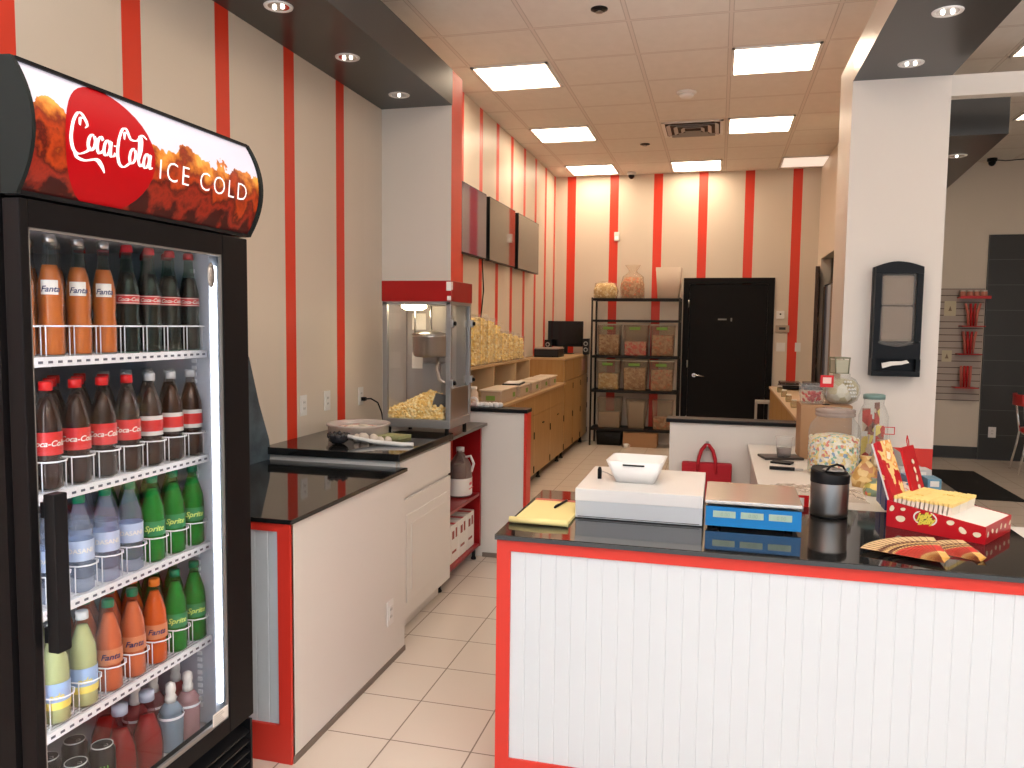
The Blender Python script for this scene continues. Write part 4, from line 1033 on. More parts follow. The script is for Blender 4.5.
# fan of printed leaflets
m_fan = mat('fan_print', (.6, .2, .1), .45); t = NT(m_fan); sp = t.new('ShaderNodeSeparateXYZ'); t.l.new(t.obj(), sp.inputs[0])
n = t.noise(60, t.obj(), 2).outputs[0]
v = t.math('ADD', sp.outputs[0], t.math('MULTIPLY', t.math('SUBTRACT', n, .5), .03))
edge_ = t.math('GREATER_THAN', t.math('ABSOLUTE', sp.outputs[1]), .0112)
t.base(t.mix(edge_, t.ramp(t.math('DIVIDE', v, .17), [(0, (.78, .42, .10)), (.22, (.80, .55, .20)), (.34, (.62, .02, .02)), (.68, (.75, .50, .20)), (.72, (.08, .03, .02)), (.78, (.72, .50, .22)), (.86, (.10, .04, .02)), (.92, (.70, .52, .28))], 'CONSTANT'), (.22, .06, .02)))
def strip(L_):
    return MB().box(0, L_, -.013, .013, 0, .0009)
fan_n = 0
for cx_, cy_2, a0, a1, nn_, Lf, wh in ((.79, 2.612, 2.55, 1.62, 11, .20, 'rear fan'), (.668, 2.526, 2.72, 1.52, 14, .235, 'front fan')):
    for i in range(nn_):
        a = a0 + (a1-a0)*i/(nn_-1)
        if fan_n == 0: o = strip(.20).build('paper_leaflet', m_fan, None); first_leaf = o
        else: o = first_leaf.copy(); C.objects.link(o)
        tag(o, f'printed red and yellow paper strip in the {wh} before the candy display box', 'leaflet', f'strips of the {wh}')
        o.scale = (Lf/.20, 1, 1)
        o.location = (cx_, cy_2, ZT+.0006+fan_n*.00105); o.rotation_euler = (0, 0, a)
        fan_n += 1

# small boxes on the return top
def packbox(x, y, z, w, d_, h_, col, lab, a=0, col2=(.7, .66, .6), nm='snack_box'):
    o = thing(nm, lab, 'box', (x, y, z), a)
    MB().box(-w/2, w/2, -d_/2, d_/2, 0, h_, .002).build('box_body', mat('pk_'+str(col), col, .4), o)
    MB().box(-w*.32, w*.32, -d_/2-.0008, -d_/2, h_*.45, h_*.85).build('print_panel', mat('pk_'+str(col2), col2, .5), o)
    return o
packbox(.83, 3.72, ZT+.0005, .055, .09, .062, (.10, .22, .32), 'blue-grey snack box behind the red display box, left one', .1)
packbox(.905, 3.70, ZT+.0005, .055, .09, .060, (.12, .26, .36), 'blue-grey snack box behind the red display box, right one', .1)
packbox(.87, 3.86, ZT+.0005, .13, .08, .07, (.50, .48, .46), 'pale snack box behind the two blue-grey ones', .1)
packbox(.655, 3.28, ZT+.0005, .035, .08, .13, (.012, .03, .14), 'dark blue upright box left of the raised card back', .0, (.5, .4, .2))
packbox(.660, 3.385, ZT+.0005, .04, .08, .12, (.02, .05, .20), 'second dark blue upright box behind the first', .0, (.15, .25, .5))

# --- things on the white desk
r = thing('tablet', 'black tablet lying on the white desk under a plastic cup', 'tablet', (.335, 4.50, ZD+.0005), .25)
MB().box(-.09, .12, -.07, .07, 0, .012, .003).build('tablet_case', mat('leather_dark', (.035, .025, .022), .5), r)
MB().box(-.085, .115, -.065, .065, .0122, .013).build('screen', mat('dark_screen', (.03, .025, .025), .3), r)
r = thing('plastic_cup', 'clear plastic cup with a dark drink standing on the tablet', 'cup', (.365, 4.49, ZD+.0137))
MB().lathe([(0, 0), (.034, 0), (.036, .003), (.047, .105), (.049, .107), (.046, .107)], seg=24, cap=False).build('cup_wall', m_clearpl, r)
MB().lathe([(0, .002), (.034, .002), (.037, .045), (0, .045)], seg=24).build('drink', clear('drink', (.45, .38, .36), .45, .1, (.30, .24, .22)), r)
r = thing('phone', 'black phone lying on white papers on the desk', 'phone', (.36, 4.31, ZD+.0035), -.35)
MB().box(-.07, .035, -.035, .035, 0, .010, .003).build('phone_body', m_blackpl, r)
pp = MB().prism([(-.12, -.10), (.13, -.12), (.14, .09), (-.10, .11)], 'z', 0, .0012); o = pp.build('paper_sheet', m_paper, None, (.39, 4.29, ZD+.0008)); tag(o, 'white paper sheet lying under the phone on the desk', 'paper')
r = thing('box_cutter', 'black box cutter lying across the white desk', 'box cutter', (.35, 4.13, ZD+.0005), -.05)
MB().prism([(-.08, -.013), (.03, -.014), (.04, -.010), (.04, .012), (-.08, .012)], 'z', 0, .015).build('handle', m_blackpl, r)
MB().box(.04, .08, -.009, .009, .004, .011).build('blade_guard', m_steel, r)
bg = MB(); rr = random.Random(11)
NB = 14; G = {}
for i in range(NB):
    for j in range(NB):
        u, v_ = i/(NB-1), j/(NB-1); e_ = min(u, 1-u, v_, 1-v_)*5
        G[i, j] = bg.b.verts.new(((u-.5)*.40+rr.uniform(-.01, .01), (v_-.5)*.24+rr.uniform(-.01, .01), .002+min(1, e_)*.03*rr.uniform(.4, 1.2)))
for i in range(NB-1):
    for j in range(NB-1): bg._f([G[i, j], G[i+1, j], G[i+1, j+1], G[i, j+1]], True)
o = bg.build('plastic_bag', clear('bag_film', (.9, .87, .84), .16, .2, (.7, .6, .52)), None, (.42, 3.55, ZD+.0005)); tag(o, 'crumpled clear plastic bag on the desk behind the scale', 'plastic bag')
r = thing('price_card', 'small white card with red border leaning between scale and mug', 'card', (.335, 3.255, ZD+.0005), .0)
MB().box(-.03, .03, -.002, .0, 0, .055).build('card', m_redvinyl, r)
MB().box(-.02, .012, -.003, -.0022, .012, .045).build('card_face', m_paper, r)

# cardboard box with candy tub and lollipop jar on top
r = thing('cardboard_box', 'tall brown cardboard box standing on the desk behind the candy jar', 'box', (.577, 4.63, ZD+.0005))
MB().box(-.13, .13, -.12, .12, 0, .298, .002).build('box_body', m_card, r)
MB().box(-.12, .12, -.02, .02, .2982, .299).build('tape', mat('tape_brown', (.45, .30, .17), .4), r)
r = thing('licorice_tub', 'clear tub of red licorice pieces on the cardboard box', 'tub', (.510, 4.60, ZD+.300))
MB().lathe([(0, 0), (.056, 0), (.062, .006), (.070, .105), (.073, .107), (.069, .107)], seg=24, cap=False).build('tub_wall', m_clearpl, r)
q = MB(); rr = random.Random(4)
for k in range(46):
    a, d_ = rr.uniform(0, 2*PI), rr.uniform(0, .05); x, y = d_*math.cos(a), d_*math.sin(a); b2 = rr.uniform(0, 2*PI)
    z_ = rr.uniform(.008, .055); q.tube([(x, y, z_), (x+.014*math.cos(b2), y+.014*math.sin(b2), z_+.012)], .006, 6)
o = q.build('licorice_piece', m_redlic, r); o['kind'] = 'stuff'
r = thing('lollipop_globe', 'rounded jar of pale green sweets above the big candy jar', 'jar', (.663, 4.64, ZD+.300))
MB().lathe([(0, 0), (.055, 0), (.085, .02), (.100, .06), (.096, .10), (.072, .135), (.045, .15), (.045, .165)], seg=28, cap=False).build('jar_wall', m_glassjar, r)
MB().lathe([(0, .004), (.05, .004), (.08, .024), (.094, .06), (.09, .098), (.066, .128), (0, .142)], seg=28).build('sweets', speck('green_sweets', [(0, (.52, .46, .30)), (.35, (.62, .56, .42)), (.6, (.36, .30, .16)), (.68, (.66, .62, .52)), (.93, (.70, .66, .58))], 32), r)
q = MB()
for k in range(5):
    for j in range(3):
        a = -1.5+.16*j+.0*k; z_ = .125-k*.020; rad_ = .101-.004*(abs(k-2))
        q.blob((rad_*.98*math.cos(a+k*.11), rad_*.98*math.sin(a+k*.11), z_), .007, 1, .1)
q.build('white_candy', m_whitepl, r)
r = thing('square_tin', 'small greenish square basket standing on the rounded jar', 'basket', (.650, 4.64, ZD+.4655), .3)
q = MB()
for s in (-1, 1):
    q.bar((s*.035, -.035, 0), (s*.04, -.035, .09), .004).bar((s*.035, .035, 0), (s*.04, .035, .09), .004)
q.box(-.037, .037, -.036, .036, .0, .006).box(-.043, .043, -.040, -.034, .082, .09).box(-.043, .043, .034, .040, .082, .09).box(-.043, -.037, -.04, .04, .082, .09).box(.037, .043, -.04, .04, .082, .09)
q.build('basket_frame', mat('basket_olive', (.20, .20, .13), .6), r)
MB().box(-.036, .036, -.034, .034, .006, .075).build('paper_filling', mat('basket_fill', (.42, .40, .30), .7), r)
r = thing('sign_card', 'white price sign in a red frame on a thin stick above the licorice tub', 'sign', (.575, 4.535, ZD+.300), .12)
MB().box(-.035, .035, -.004, .0, .095, .160, .002).build('sign_frame', m_redvinyl, r)
MB().box(-.022, .022, -.0052, -.0042, .115, .148).build('sign_face', mat('sign_pink', (.85, .55, .50), .5), r)
MB().bar((0, -.002, 0), (0, -.002, .097), .002).build('stick', m_steel, r)
MB().lathe([(0, 0), (.02, 0), (.02, .004), (0, .006)], 0, -.002, 0, 14).build('stand_base', m_blackpl, r)
r['label'] = 'white price sign in a red frame on a thin stick above the big candy jar'
# big jar
r = thing('candy_jar', 'large clear jar half full of colourful wrapped sweets on the desk', 'jar', (.565, 4.10, ZD+.0005))
JP = [(0, 0), (.105, 0), (.118, .012), (.120, .05), (.120, .21), (.112, .245), (.086, .275), (.084, .29)]
MB().lathe(JP, seg=36, cap=False).build('jar_wall', m_glassjar, r)
q = MB().lathe([(0, .006), (.100, .006), (.113, .016), (.115, .05), (.114, .165), (.09, .19), (.04, .20), (0, .20)], seg=36)
rr = random.Random(9)
for k in range(170):
    a, z_ = rr.uniform(0, 2*PI), rr.uniform(.01, .18); q.blob((.108*math.cos(a), .108*math.sin(a), z_), .011, 1, .3, rr)
q.build('wrapped_sweets', m_candy, r)
MB().lathe([(.088, .285), (.092, .288), (.092, .300), (.088, .303), (.092, .306), (.092, .318), (.06, .325), (0, .327)], seg=36).build('jar_lid', clear('lid_clear', (.75, .70, .66), .45, .12, (.5, .42, .38)), r)
# second jar behind with bags
r = thing('candy_jar', 'tall clear jar of red and yellow candy bags beside the big jar', 'jar', (.745-.12, 4.36, ZD+.0005)); r.location = (.705-.075, 4.33, ZD+.0005)
bpy.data.objects.remove(r)
r = thing('tall_candy_jar', 'tall clear jar of red and yellow candy bags behind the big jar', 'jar', (.80, 4.45, ZT+.0005))
MB().lathe([(0, 0), (.062, 0), (.072, .01), (.074, .24), (.060, .28), (.050, .30), (.050, .33)], seg=28, cap=False).build('jar_wall', m_glassjar, r)
MB().lathe([(0, .0), (.054, .0), (.054, .022), (.045, .026), (0, .027)], 0, 0, .328, 24).build('jar_lid', mat('lid_teal', (.16, .26, .24), .4), r)
q = MB(); rr = random.Random(12)
for k in range(7):
    a = rr.uniform(0, 6); q.merge((lambda w: (w.box(-.02, .02, -.004, .004, 0, .12, .002), w.b)[1])(MB()), Matrix.Translation((.035*math.cos(a), .035*math.sin(a), .008+.03*k)) @ Matrix.Rotation(a, 4, 'Z') @ Matrix.Rotation(rr.uniform(-.15, .15), 4, 'X'))
q.build('candy_bags', speck('bag_mix', [(0, (.5, .06, .04)), (.35, (.75, .60, .15)), (.55, (.62, .48, .35)), (.8, (.3, .12, .08))], 22), r)
r = thing('price_flag', 'small clear price flag with red border beside the tall jar', 'sign', (.84+.03, 4.40, ZT+.0005))
MB().bar((0, 0, 0), (0, 0, .15), .0015).build('stick', m_steel, r)
q = MB().box(-.026, .026, -.001, .001, .150, .154).box(-.026, .026, -.001, .001, .186, .190).box(-.026, -.022, -.001, .001, .154, .186).box(.022, .026, -.001, .001, .154, .186); q.build('flag_border', m_redvinyl, r)
MB().lathe([(0, 0), (.015, 0), (.015, .004), (0, .005)], seg=12).build('stand_base', m_blackpl, r)
# bags of sweets by the big jar
rr = random.Random(21)
for i, (x, y, zz, h_, cm, lab) in enumerate([
     (.66, 3.80, ZD, .14, 'amber', 'amber-coloured bag of sweets leaning in front of the big jar'),
     (.675, 3.62, ZD, .075, 'olive', 'yellow-green bag of sweets in front, nearest the mug'),
     (.76, 3.80, ZT, .085, 'pink', 'pink and purple sweet packet beside the yellow-green bag'),
     (.77, 4.02, ZT, .17, 'tan', 'tan twisted bag of sweets right of the big jar'),
     (.765, 3.60, ZT, .05, 'cream', 'small cream sweet packet behind the dark blue box')]):
    colr = {'amber': [(0, (.55, .32, .10)), (.4, (.70, .50, .22)), (.75, (.45, .20, .08))], 'olive': [(0, (.50, .42, .10)), (.4, (.20, .26, .18)), (.6, (.75, .55, .15)), (.8, (.65, .12, .08))],
            'pink': [(0, (.55, .12, .28)), (.4, (.38, .18, .40)), (.7, (.75, .50, .45))], 'tan': [(0, (.50, .36, .20)), (.4, (.62, .50, .34)), (.7, (.40, .22, .12))], 'cream': [(0, (.65, .5, .4)), (.5, (.6, .2, .15))]}[cm]
    q = MB(); w = .055
    prof_ = [(.0, 0), (w*.9, .0), (w, h_*.25), (w*.8, h_*.6), (w*.25, h_*.85), (w*.45, h_)]
    q.lathe(prof_, seg=16, sx=1, sy=.62)
    for v in q.b.verts: v.co += Vector((rr.uniform(-.005, .005), rr.uniform(-.005, .005), 0))
    o = q.build('sweet_bag', speck('sweets_'+cm, colr, 40, .35), None, (x, y, zz+.0008)); tag(o, lab, 'bag of sweets')

# red tote hung on the half wall
r = thing('red_tote_bag', 'red fabric tote bag with two handles hanging on the half wall', 'tote bag', (-.045, YP-.045, .40))
MB().box(-.15, .15, -.03, .035, 0, .362, .010).build('bag_body', m_redcloth, r)
for y in (-.028, .036):
    MB().tube([(-.055, y, .30), (-.05, y, .38), (-.035, y*.6+.01, .435), (-.01, y*.3+.02, .468), (.01, y*.3+.02, .468), (.035, y*.6+.01, .435), (.05, y, .38), (.055, y, .30)], .011, 6).build('handle', m_redcloth, r)
hk = MB().box(-.01, .01, .040, .0495, .43, .49).tube([(0, .045, .478), (0, .02, .450), (0, .005, .452), (0, .0, .47)], .004)
o = hk.build('wall_hook', m_steel, None, (-.045, YP-.045, .40)); tag(o, 'small steel hook on the half wall holding the red tote', 'hook')

# ------------------------------------------------------------------ napkin / towel dispenser on the pillar
r = thing('towel_dispenser', 'tall black paper towel dispenser with clear window on the pillar', 'towel dispenser', (.985, YP-.0005, 1.327))
def arch(w, z0, z1, rise, n=10): return [(-w, z0), (w, z0)] + [(w*math.cos(PI*k/n*1.0) if False else w - 2*w*k/n, z1 + rise*math.sin(PI*k/n)) for k in range(n+1)]
q = MB(); q.prism(arch(.128, .0, .625, .033), 'y', -.045, 0); q.build('rear_housing', m_blackpl, r)
q = MB(); outer = arch(.125, .10, .622, .030, 12); 
# front shell with a window hole: side rails, top arch, lower body
q.box(-.125, -.092, -.10, -.045, .201, .584); q.box(.092, .125, -.10, -.045, .201, .584)
q.prism([(-.125, .585), (.125, .585)] + [(.125-.25*k/12, .622+.030*math.sin(PI*k/12)) for k in range(13)], 'y', -.10, -.045)
[q.prism([(.125-.25*k/12, .10), (.125-.25*(k+1)/12, .10), (.125-.25*(k+1)/12, .20-.03*math.sin(PI*(k+1)/12)), (.125-.25*k/12, .20-.03*math.sin(PI*k/12))], 'y', -.10, -.045) for k in range(12)]; bmesh.ops.remove_doubles(q.b, verts=q.b.verts, dist=1e-5)
q.build('front_cover', m_blackpl, r)
MB().box(-.128, .128, -.105, -.045, .0, .03, .004).box(-.128, -.105, -.10, -.045, .03, .10).box(.105, .128, -.10, -.045, .03, .10).box(-.105, .105, -.055, -.045, .03, .10).build('lower_mouth', m_blackpl, r)
q = MB().box(-.092, .092, -.085, -.082, .165, .60); q.build('window', clear('smoked_window', (.80, .77, .74), .14, .10, (.6, .55, .5)), r)
q = MB().lathe([(.0, -.08), (.034, -.08), (.034, .08), (0, .08)], 0, 0, .0, 24, axis='x')
tw = MB().box(-.083, .083, -.078, -.046, .20, .40, .012).box(-.083, .083, -.076, -.046, .405, .575, .012); tw.build('paper_rolls', mat('towel_paper', (.66, .58, .50), .8), r)
q = MB(); pts = [(-.07, .045), (-.075, .075), (-.03, .085), (.03, .088), (.055, .095), (.07, .08), (.03, .068), (-.02, .062)]; q.prism(pts, 'y', -.104, -.100); q.build('paper_tongue', m_paper, r)

# ================================================================== BACK LEFT: CABINETS
r = thing('base_cabinet_run', 'long run of maple base cabinets along the striped left wall', 'cabinet', (-1.97, 7.2, 0)); O = (-1.97, 7.2, 0)
XF = -1.735
L(MB().box(XW+.002, XF-.02, 5.24, 9.11, .10, .90), 'carcass', m_wood, r, O)
L(MB().box(XW+.002, XF+.02, 5.235, 9.11, .90, .925, .003), 'worktop', m_woodtop, r, O)
ys = [5.25, 6.02, 6.79, 7.56, 8.33, 9.10]
for i in range(5):
    dd = L(MB().box(XF-.02, XF-.001, ys[i]+.004, ys[i+1]-.004, .11, .70, .002), 'cabinet_door', m_wood, r, O)
    L(MB().box(XF-.02, XF-.001, ys[i]+.004, ys[i+1]-.004, .708, .893, .002), 'drawer_front', m_wood, r, O) if i < 3 else L(MB().box(XF-.02, XF-.001, ys[i]+.004, ys[i+1]-.004, .702, .893, .002), 'door_rail', m_wood, r, O)
    for z in (.16, .50):
        L(MB().box(XF-.001, XF+.006, ys[i+1]-.03, ys[i+1]-.012, z-.035, z+.035), 'hinge', m_blackpl, r, O)
    L(MB().box(XF-.001, XF+.010, (ys[i]+ys[i+1])/2-.03, (ys[i]+ys[i+1])/2+.03, .585, .597), 'door_pull', m_blkmetal, r, O)
for y in ys[1:]: L(MB().box(XF-.002, XF-.0005, y-.006, y+.002, .11, .893), 'edge_strip', m_woodedge, r, O)
for y in (5.4, 6.8, 8.0, 9.0): L(MB().lathe([(.025, 0), (.025, .012), (.015, .02), (.015, .10)], XF-.06, y), 'foot', m_blkmetal, r, O)
r = thing('tall_cabinet_run', 'taller maple cabinet at the back corner carrying the monitor', 'cabinet', (-1.97, 9.95, 0)); O = (-1.97, 9.95, 0)
L(MB().box(XW+.002, XF-.02, 9.125, 10.78, .10, 1.185), 'carcass', m_wood, r, O)
L(MB().box(XW+.002, XF+.015, 9.115, 10.79, 1.185, 1.21, .003), 'cabinet_top', m_woodtop, r, O)
for a, b_ in ((9.13, 9.68), (9.69, 10.24), (10.25, 10.775)):
    L(MB().box(XF-.02, XF-.001, a, b_, .11, .93, .002), 'cabinet_door', m_wood, r, O)
    L(MB().box(XF-.02, XF-.001, a, b_, .94, 1.18, .002), 'drawer_front', m_wood, r, O)
    for z in (.16, .5, .85): L(MB().box(XF-.001, XF+.006, b_-.03, b_-.012, z-.035, z+.035), 'hinge', m_blackpl, r, O)
L(MB().box(XF-.001, XF+.002, 10.30, 10.55, 1.0, 1.15), 'cabinet_notice', mat('notice_pink', (.55, .32, .26), .6), r, O)
for y in (9.25, 10.6): L(MB().lathe([(.025, 0), (.025, .012), (.015, .02), (.015, .10)], XF-.06, y), 'foot', m_blkmetal, r, O)
r = thing('riser_shelf', 'long maple riser with open cubbies on the back worktop', 'shelf', (-2.1, 6.9, .9255)); O = (-2.1, 6.9, .9255)
L(MB().box(XW+.003, -1.985, 5.28, 8.4, 1.213, 1.235, .002), 'riser_top', m_woodtop, r, O)
L(MB().box(XW+.003, XW+.015, 5.28, 8.4, .926, 1.213), 'back_panel', m_wood, r, O)
for y in (5.29, 6.13, 6.97, 7.78, 8.38): L(MB().box(XW+.015, -1.99, y-.01, y+.01, .926, 1.213), 'divider', m_woodedge, r, O)
# popcorn bags
rr = random.Random(8)
def popbag(w, d_, h_):
    q = MB()
    q.rbox(-w*.44, w*.44, -d_*.44, d_*.44, 0.002, h_*.93, .03)
    for k in range(150):
        f_ = rr.choice('xXyYt'); u, v = rr.uniform(-1, 1), rr.uniform(.03, 1)
        tp_ = 1 - .10*max(0, v-.75)*4
        c_ = {'x': (-w*.46*tp_, u*d_*.44*tp_, v*h_*.93), 'X': (w*.46*tp_, u*d_*.44*tp_, v*h_*.93), 'y': (u*w*.44*tp_, -d_*.46*tp_, v*h_*.93), 'Y': (u*w*.44*tp_, d_*.46*tp_, v*h_*.93), 't': (u*w*.4, rr.uniform(-.4, .4)*d_, h_*.94)}[f_]
        c_ = (c_[0], c_[1], max(.018, c_[2]))
        q.blob(c_, .017, 1, .3, rr)
    return q
bw = [(6.45, .42, 'tall bag of yellow popcorn nearest the popcorn machine on the riser'), (6.68, .43, 'second tall bag of yellow popcorn on the riser'), (6.92, .40, 'third tall bag of yellow popcorn on the riser'), (7.16, .36, 'fourth bag of yellow popcorn on the riser, a little lower'),
      (7.40, .28, 'first of the short bags of yellow popcorn on the riser'), (7.62, .27, 'second of the short bags of yellow popcorn on the riser'), (7.84, .25, 'third of the short bags of yellow popcorn on the riser'), (8.06, .22, 'farthest short bag of yellow popcorn on the riser')]
for y, h_, lab in bw:
    r = thing('popcorn_bag', lab, 'popcorn bag', (-2.095, y, 1.2358), 0, 'bags of popcorn on the riser')
    o = popbag(.19, .20, h_).build('popcorn_filling', m_pop2, r); o['kind'] = 'stuff'
    h2 = h_+.02
    MB().box(-.103, .103, -.107, .107, .0005, h2, .012).build('clear_bag', clear('bag_clear', (.97, .96, .94), .04, .15), r)
# flat tubs with labels on the worktop
tubs = [(6.62, .55, .12, 'large flat tub with green label, nearest on the back worktop'), (7.20, .38, .11, 'second flat tub with green label on the back worktop'), (7.66, .34, .11, 'third flat tub with green label on the back worktop'), (8.10, .34, .11, 'fourth flat tub with green label on the back worktop'), (8.55, .34, .11, 'farthest flat tub with green label on the back worktop')]
for y, ly, h_, lab in tubs:
    r = thing('food_tub', lab, 'food tub', (-1.845, y, .9255), 0, 'flat food tubs on the back worktop')
    MB().box(-.09, .09, -ly/2+.01, ly/2-.01, .001, h_-.012, .012).build('tub_body', clear('tub_wall', (.85, .78, .68), .55, .3, (.66, .52, .38)), r)
    MB().box(-.085, .085, -ly/2+.02, ly/2-.02, .003, h_-.04, .01).build('contents', mat('tub_cream', (.62, .46, .30), .7), r)
    MB().box(-.10, .10, -ly/2, ly/2, h_-.012, h_, .004).build('tub_lid', mat('tub_lid', (.70, .60, .48), .4), r)
    MB().box(.0905, .0915, ly/2-.14, ly/2-.06, .03, .07).build('label', m_green, r)
    MB().box(-.04, .04, -ly/2+.0085, -ly/2+.0095, .03, .07).build('label', m_green, r)
r = thing('baking_tray', 'dark flat tray lying on the tubs of the back worktop', 'tray', (-1.86, 7.10, 1.052), .1)
r.location = (-1.86, 7.2, .9255+.1105); MB().box(-.085, .085, -.17, .17, 0, .012, .004).build('tray_plate', m_blkmetal, r); MB().box(-.07, .07, -.15, .15, .0122, .02).build('tray_paper', m_paper, r)
r = thing('small_canister', 'white canister on the worktop behind the nearest tub', 'canister', (-2.03+.075, 6.22, .9255))
MB().lathe([(0, 0), (.04, 0), (.042, .004), (.042, .10), (.03, .12), (.03, .14), (0, .142)], seg=20).build('canister_body', mat('pale_beige', (.60, .48, .38), .5), r)
MB().lathe([(.033, .135), (.033, .155), (0, .157)], seg=16).build('canister_lid', m_whitepl, r)
# computer corner
r = thing('monitor', 'black computer monitor on the tall back cabinet', 'monitor', (-2.005, 10.42, 1.2105))
MB().box(-.24, .24, -.02, .02, .10, .44, .006).build('monitor_casing', m_blackpl, r)
MB().box(-.235, .235, -.0215, -.0202, .115, .425).build('screen', m_screen, r)
MB().box(-.03, .03, .0, .025, .01, .12).build('stand_neck', m_blackpl, r); MB().box(-.11, .11, -.08, .08, .0, .012, .004).build('stand_base', m_blackpl, r)
def speaker(x, y, h_, lab):
    r = thing('desktop_speaker', lab, 'speaker', (x, y, 1.2105), 0, 'speakers beside the monitor')
    MB().box(-.04, .04, -.05, .05, 0, h_, .005).build('speaker_box', m_blackpl, r)
    for z in (h_*.30, h_*.68):
        MB().lathe([(.018, 0), (.026, -.003), (.030, 0)], 0, -.051, z, 20, axis='y', cap=False).build('cone_ring', m_alu, r)
        MB().lathe([(0, -.001), (.018, 0)], 0, -.0505, z, 16, axis='y', cap=False).build('cone', m_blackmat, r)
speaker(-2.17+.0, 10.20, .19, 'small black speaker left of the monitor'); speaker(-1.700, 10.42, .21, 'small black speaker right of the monitor')
bpy.data.objects['monitor'].location.x = -1.985
r = thing('cash_drawer', 'black cash drawer on the tall cabinet in front of the monitor', 'cash drawer', (-1.99, 9.40, 1.2105))
MB().box(-.15, .15, -.17, .19, 0, .095, .006).build('drawer_casing', m_blackpl, r); MB().box(-.14, .14, -.174, -.170, .012, .085).build('drawer_front', m_blackmat, r)
MB().box(-.15, .15, -.17, .19, .0955, .11, .004).build('drawer_lid', mat('lid_pinkgrey', (.30, .24, .22), .4), r)
r = thing('spray_bottle', 'grey-green squat bottle at the end of the riser', 'bottle', (-2.02, 9.19, 1.2105)); r.location = (-2.1, 8.27, 1.2358)
MB().lathe([(0, 0), (.06, 0), (.066, .008), (.066, .09), (.045, .12), (.016, .14), (.014, .155)], seg=20).build('bottle_body', mat('grey_green', (.16, .19, .17), .4), r)
MB().lathe([(.017, .15), (.017, .185), (.01, .20), (0, .20)], seg=14).build('bottle_cap', m_blackpl, r)

# TVs
def tv(y0, y1, lab, m, first=None):
    yc, w = (y0+y1)/2, y1-y0
    r = thing('wall_television', lab, 'television', (-2.12, yc, 2.50), 0, 'televisions on the left wall')
    MB().box(-.045, -.002, -w/2, w/2, -.30, .30, .004).build('tv_casing', m_blackpl, r)
    MB().box(-.0018, .0, -w/2+.008, w/2-.008, -.29, .292).build('screen', m, r)
    MB().box(-.0995, -.045, -.12, .12, -.10, .10).build('wall_mount', m_blkmetal, r)
tv(6.385, 7.12, 'nearest wall television with a violet screen', m_tvv); tv(7.23, 8.19, 'middle wall television of the three', m_tv); tv(8.33, 9.33, 'farthest wall television of the three', m_tv)
cb = MB().tube([(0, 0, 0), (.01, .02, -.3), (-.005, -.01, -.55), (.01, .015, -.8), (.005, .01, -.98)], .006)
o = cb.build('tv_cable', m_blackpl, None, (XW+.012, 7.28, 2.22)); tag(o, 'thin dark cable hanging down the wall below the televisions', 'cable')

# ================================================================== STORAGE RACK
RX0, RX1, RY0, RY1 = -1.62, -.49, 10.36, 10.74
r = thing('storage_rack', 'black wire storage rack against the striped back wall', 'storage rack', ((RX0+RX1)/2, (RY0+RY1)/2, 0)); O = ((RX0+RX1)/2, (RY0+RY1)/2, 0)
for x in (RX0, RX1):
    for y in (RY0, RY1): L(MB().cyl(x, y, .0, 1.965, .013, 10), 'post', m_blkmetal, r, O)
RZ = [.235, .745, 1.20, 1.675, 1.955]
for z in RZ:
    q = MB().box(RX0, RX1, RY0-.006, RY0+.006, z-.03, z).box(RX0, RX1, RY1-.006, RY1+.006, z-.03, z).box(RX0-.006, RX0+.006, RY0, RY1, z-.03, z).box(RX1-.006, RX1+.006, RY0, RY1, z-.03, z)
    for k in range(14): y = RY0+.026*(k+.5)*1.03; q.box(RX0, RX1, y-.002, y+.002, z-.005, z)
    L(q, 'wire_shelf', m_blkmetal, r, O)
def bin_(x, z, w, h_, mm, fill, lab, lid=True, taper=.0):
    r = thing('storage_bin', lab, 'storage bin', (x, 10.52, z+.0008), 0, 'clear bins on the storage rack')
    d_ = .26
    q = MB(); frus(q, w/2-.015-taper, d_/2-.01, w/2, d_/2, 0, h_-.015); q.build('bin_wall', m_bin, r)
    if mm: MB().box(-w/2+.02+taper, w/2-.02-taper, -d_/2+.02, d_/2-.03, .006, h_*fill, .015).build('contents', mm, r)
    if lid:
        MB().box(-w/2-.006, w/2+.006, -d_/2-.006, d_/2+.006, h_-.015, h_, .004).build('bin_lid', mat('bin_lid', (.42, .38, .32), .4), r)
        MB().box(-w*.25, w*.2, -d_/2-.0035, -d_/2-.0025, h_-.075, h_-.04).build('label', m_green, r)
bx_ = [-1.40, -1.05, -.70]
bin_(bx_[0], 1.20, .30, .42, m_mix_br, .66, 'bin of brown caramel mix, left on the upper bin row'); bin_(bx_[1], 1.20, .32, .42, m_mix_pk, .45, 'bin of pink mix, middle of the upper bin row'); bin_(bx_[2], 1.20, .31, .42, m_mix_rd, .66, 'bin of reddish brown mix, right on the upper bin row')
bin_(bx_[0], .745, .30, .40, m_mix_ch, .55, 'bin of yellow popcorn, left on the middle bin row'); bin_(bx_[1], .745, .32, .40, m_mix_br, .75, 'bin of dark caramel mix, middle of the middle bin row'); bin_(bx_[2], .745, .31, .40, m_mix_rd, .7, 'bin of orange brown mix, right on the middle bin row')
bin_(bx_[0]+.02, .235, .32, .42, mat('pale_fill', (.40, .32, .25), .7), .5, 'pale nearly empty bin, left on the bottom row', False); bin_(bx_[1]+.03, .235, .30, .40, mat('grey_fill', (.34, .27, .20), .6), .9, 'plain grey tub, middle of the bottom row', False, .03); bin_(bx_[2]+.02, .235, .27, .40, m_mix_rd, .4, 'bin with a few reddish pieces, right on the bottom row', False)
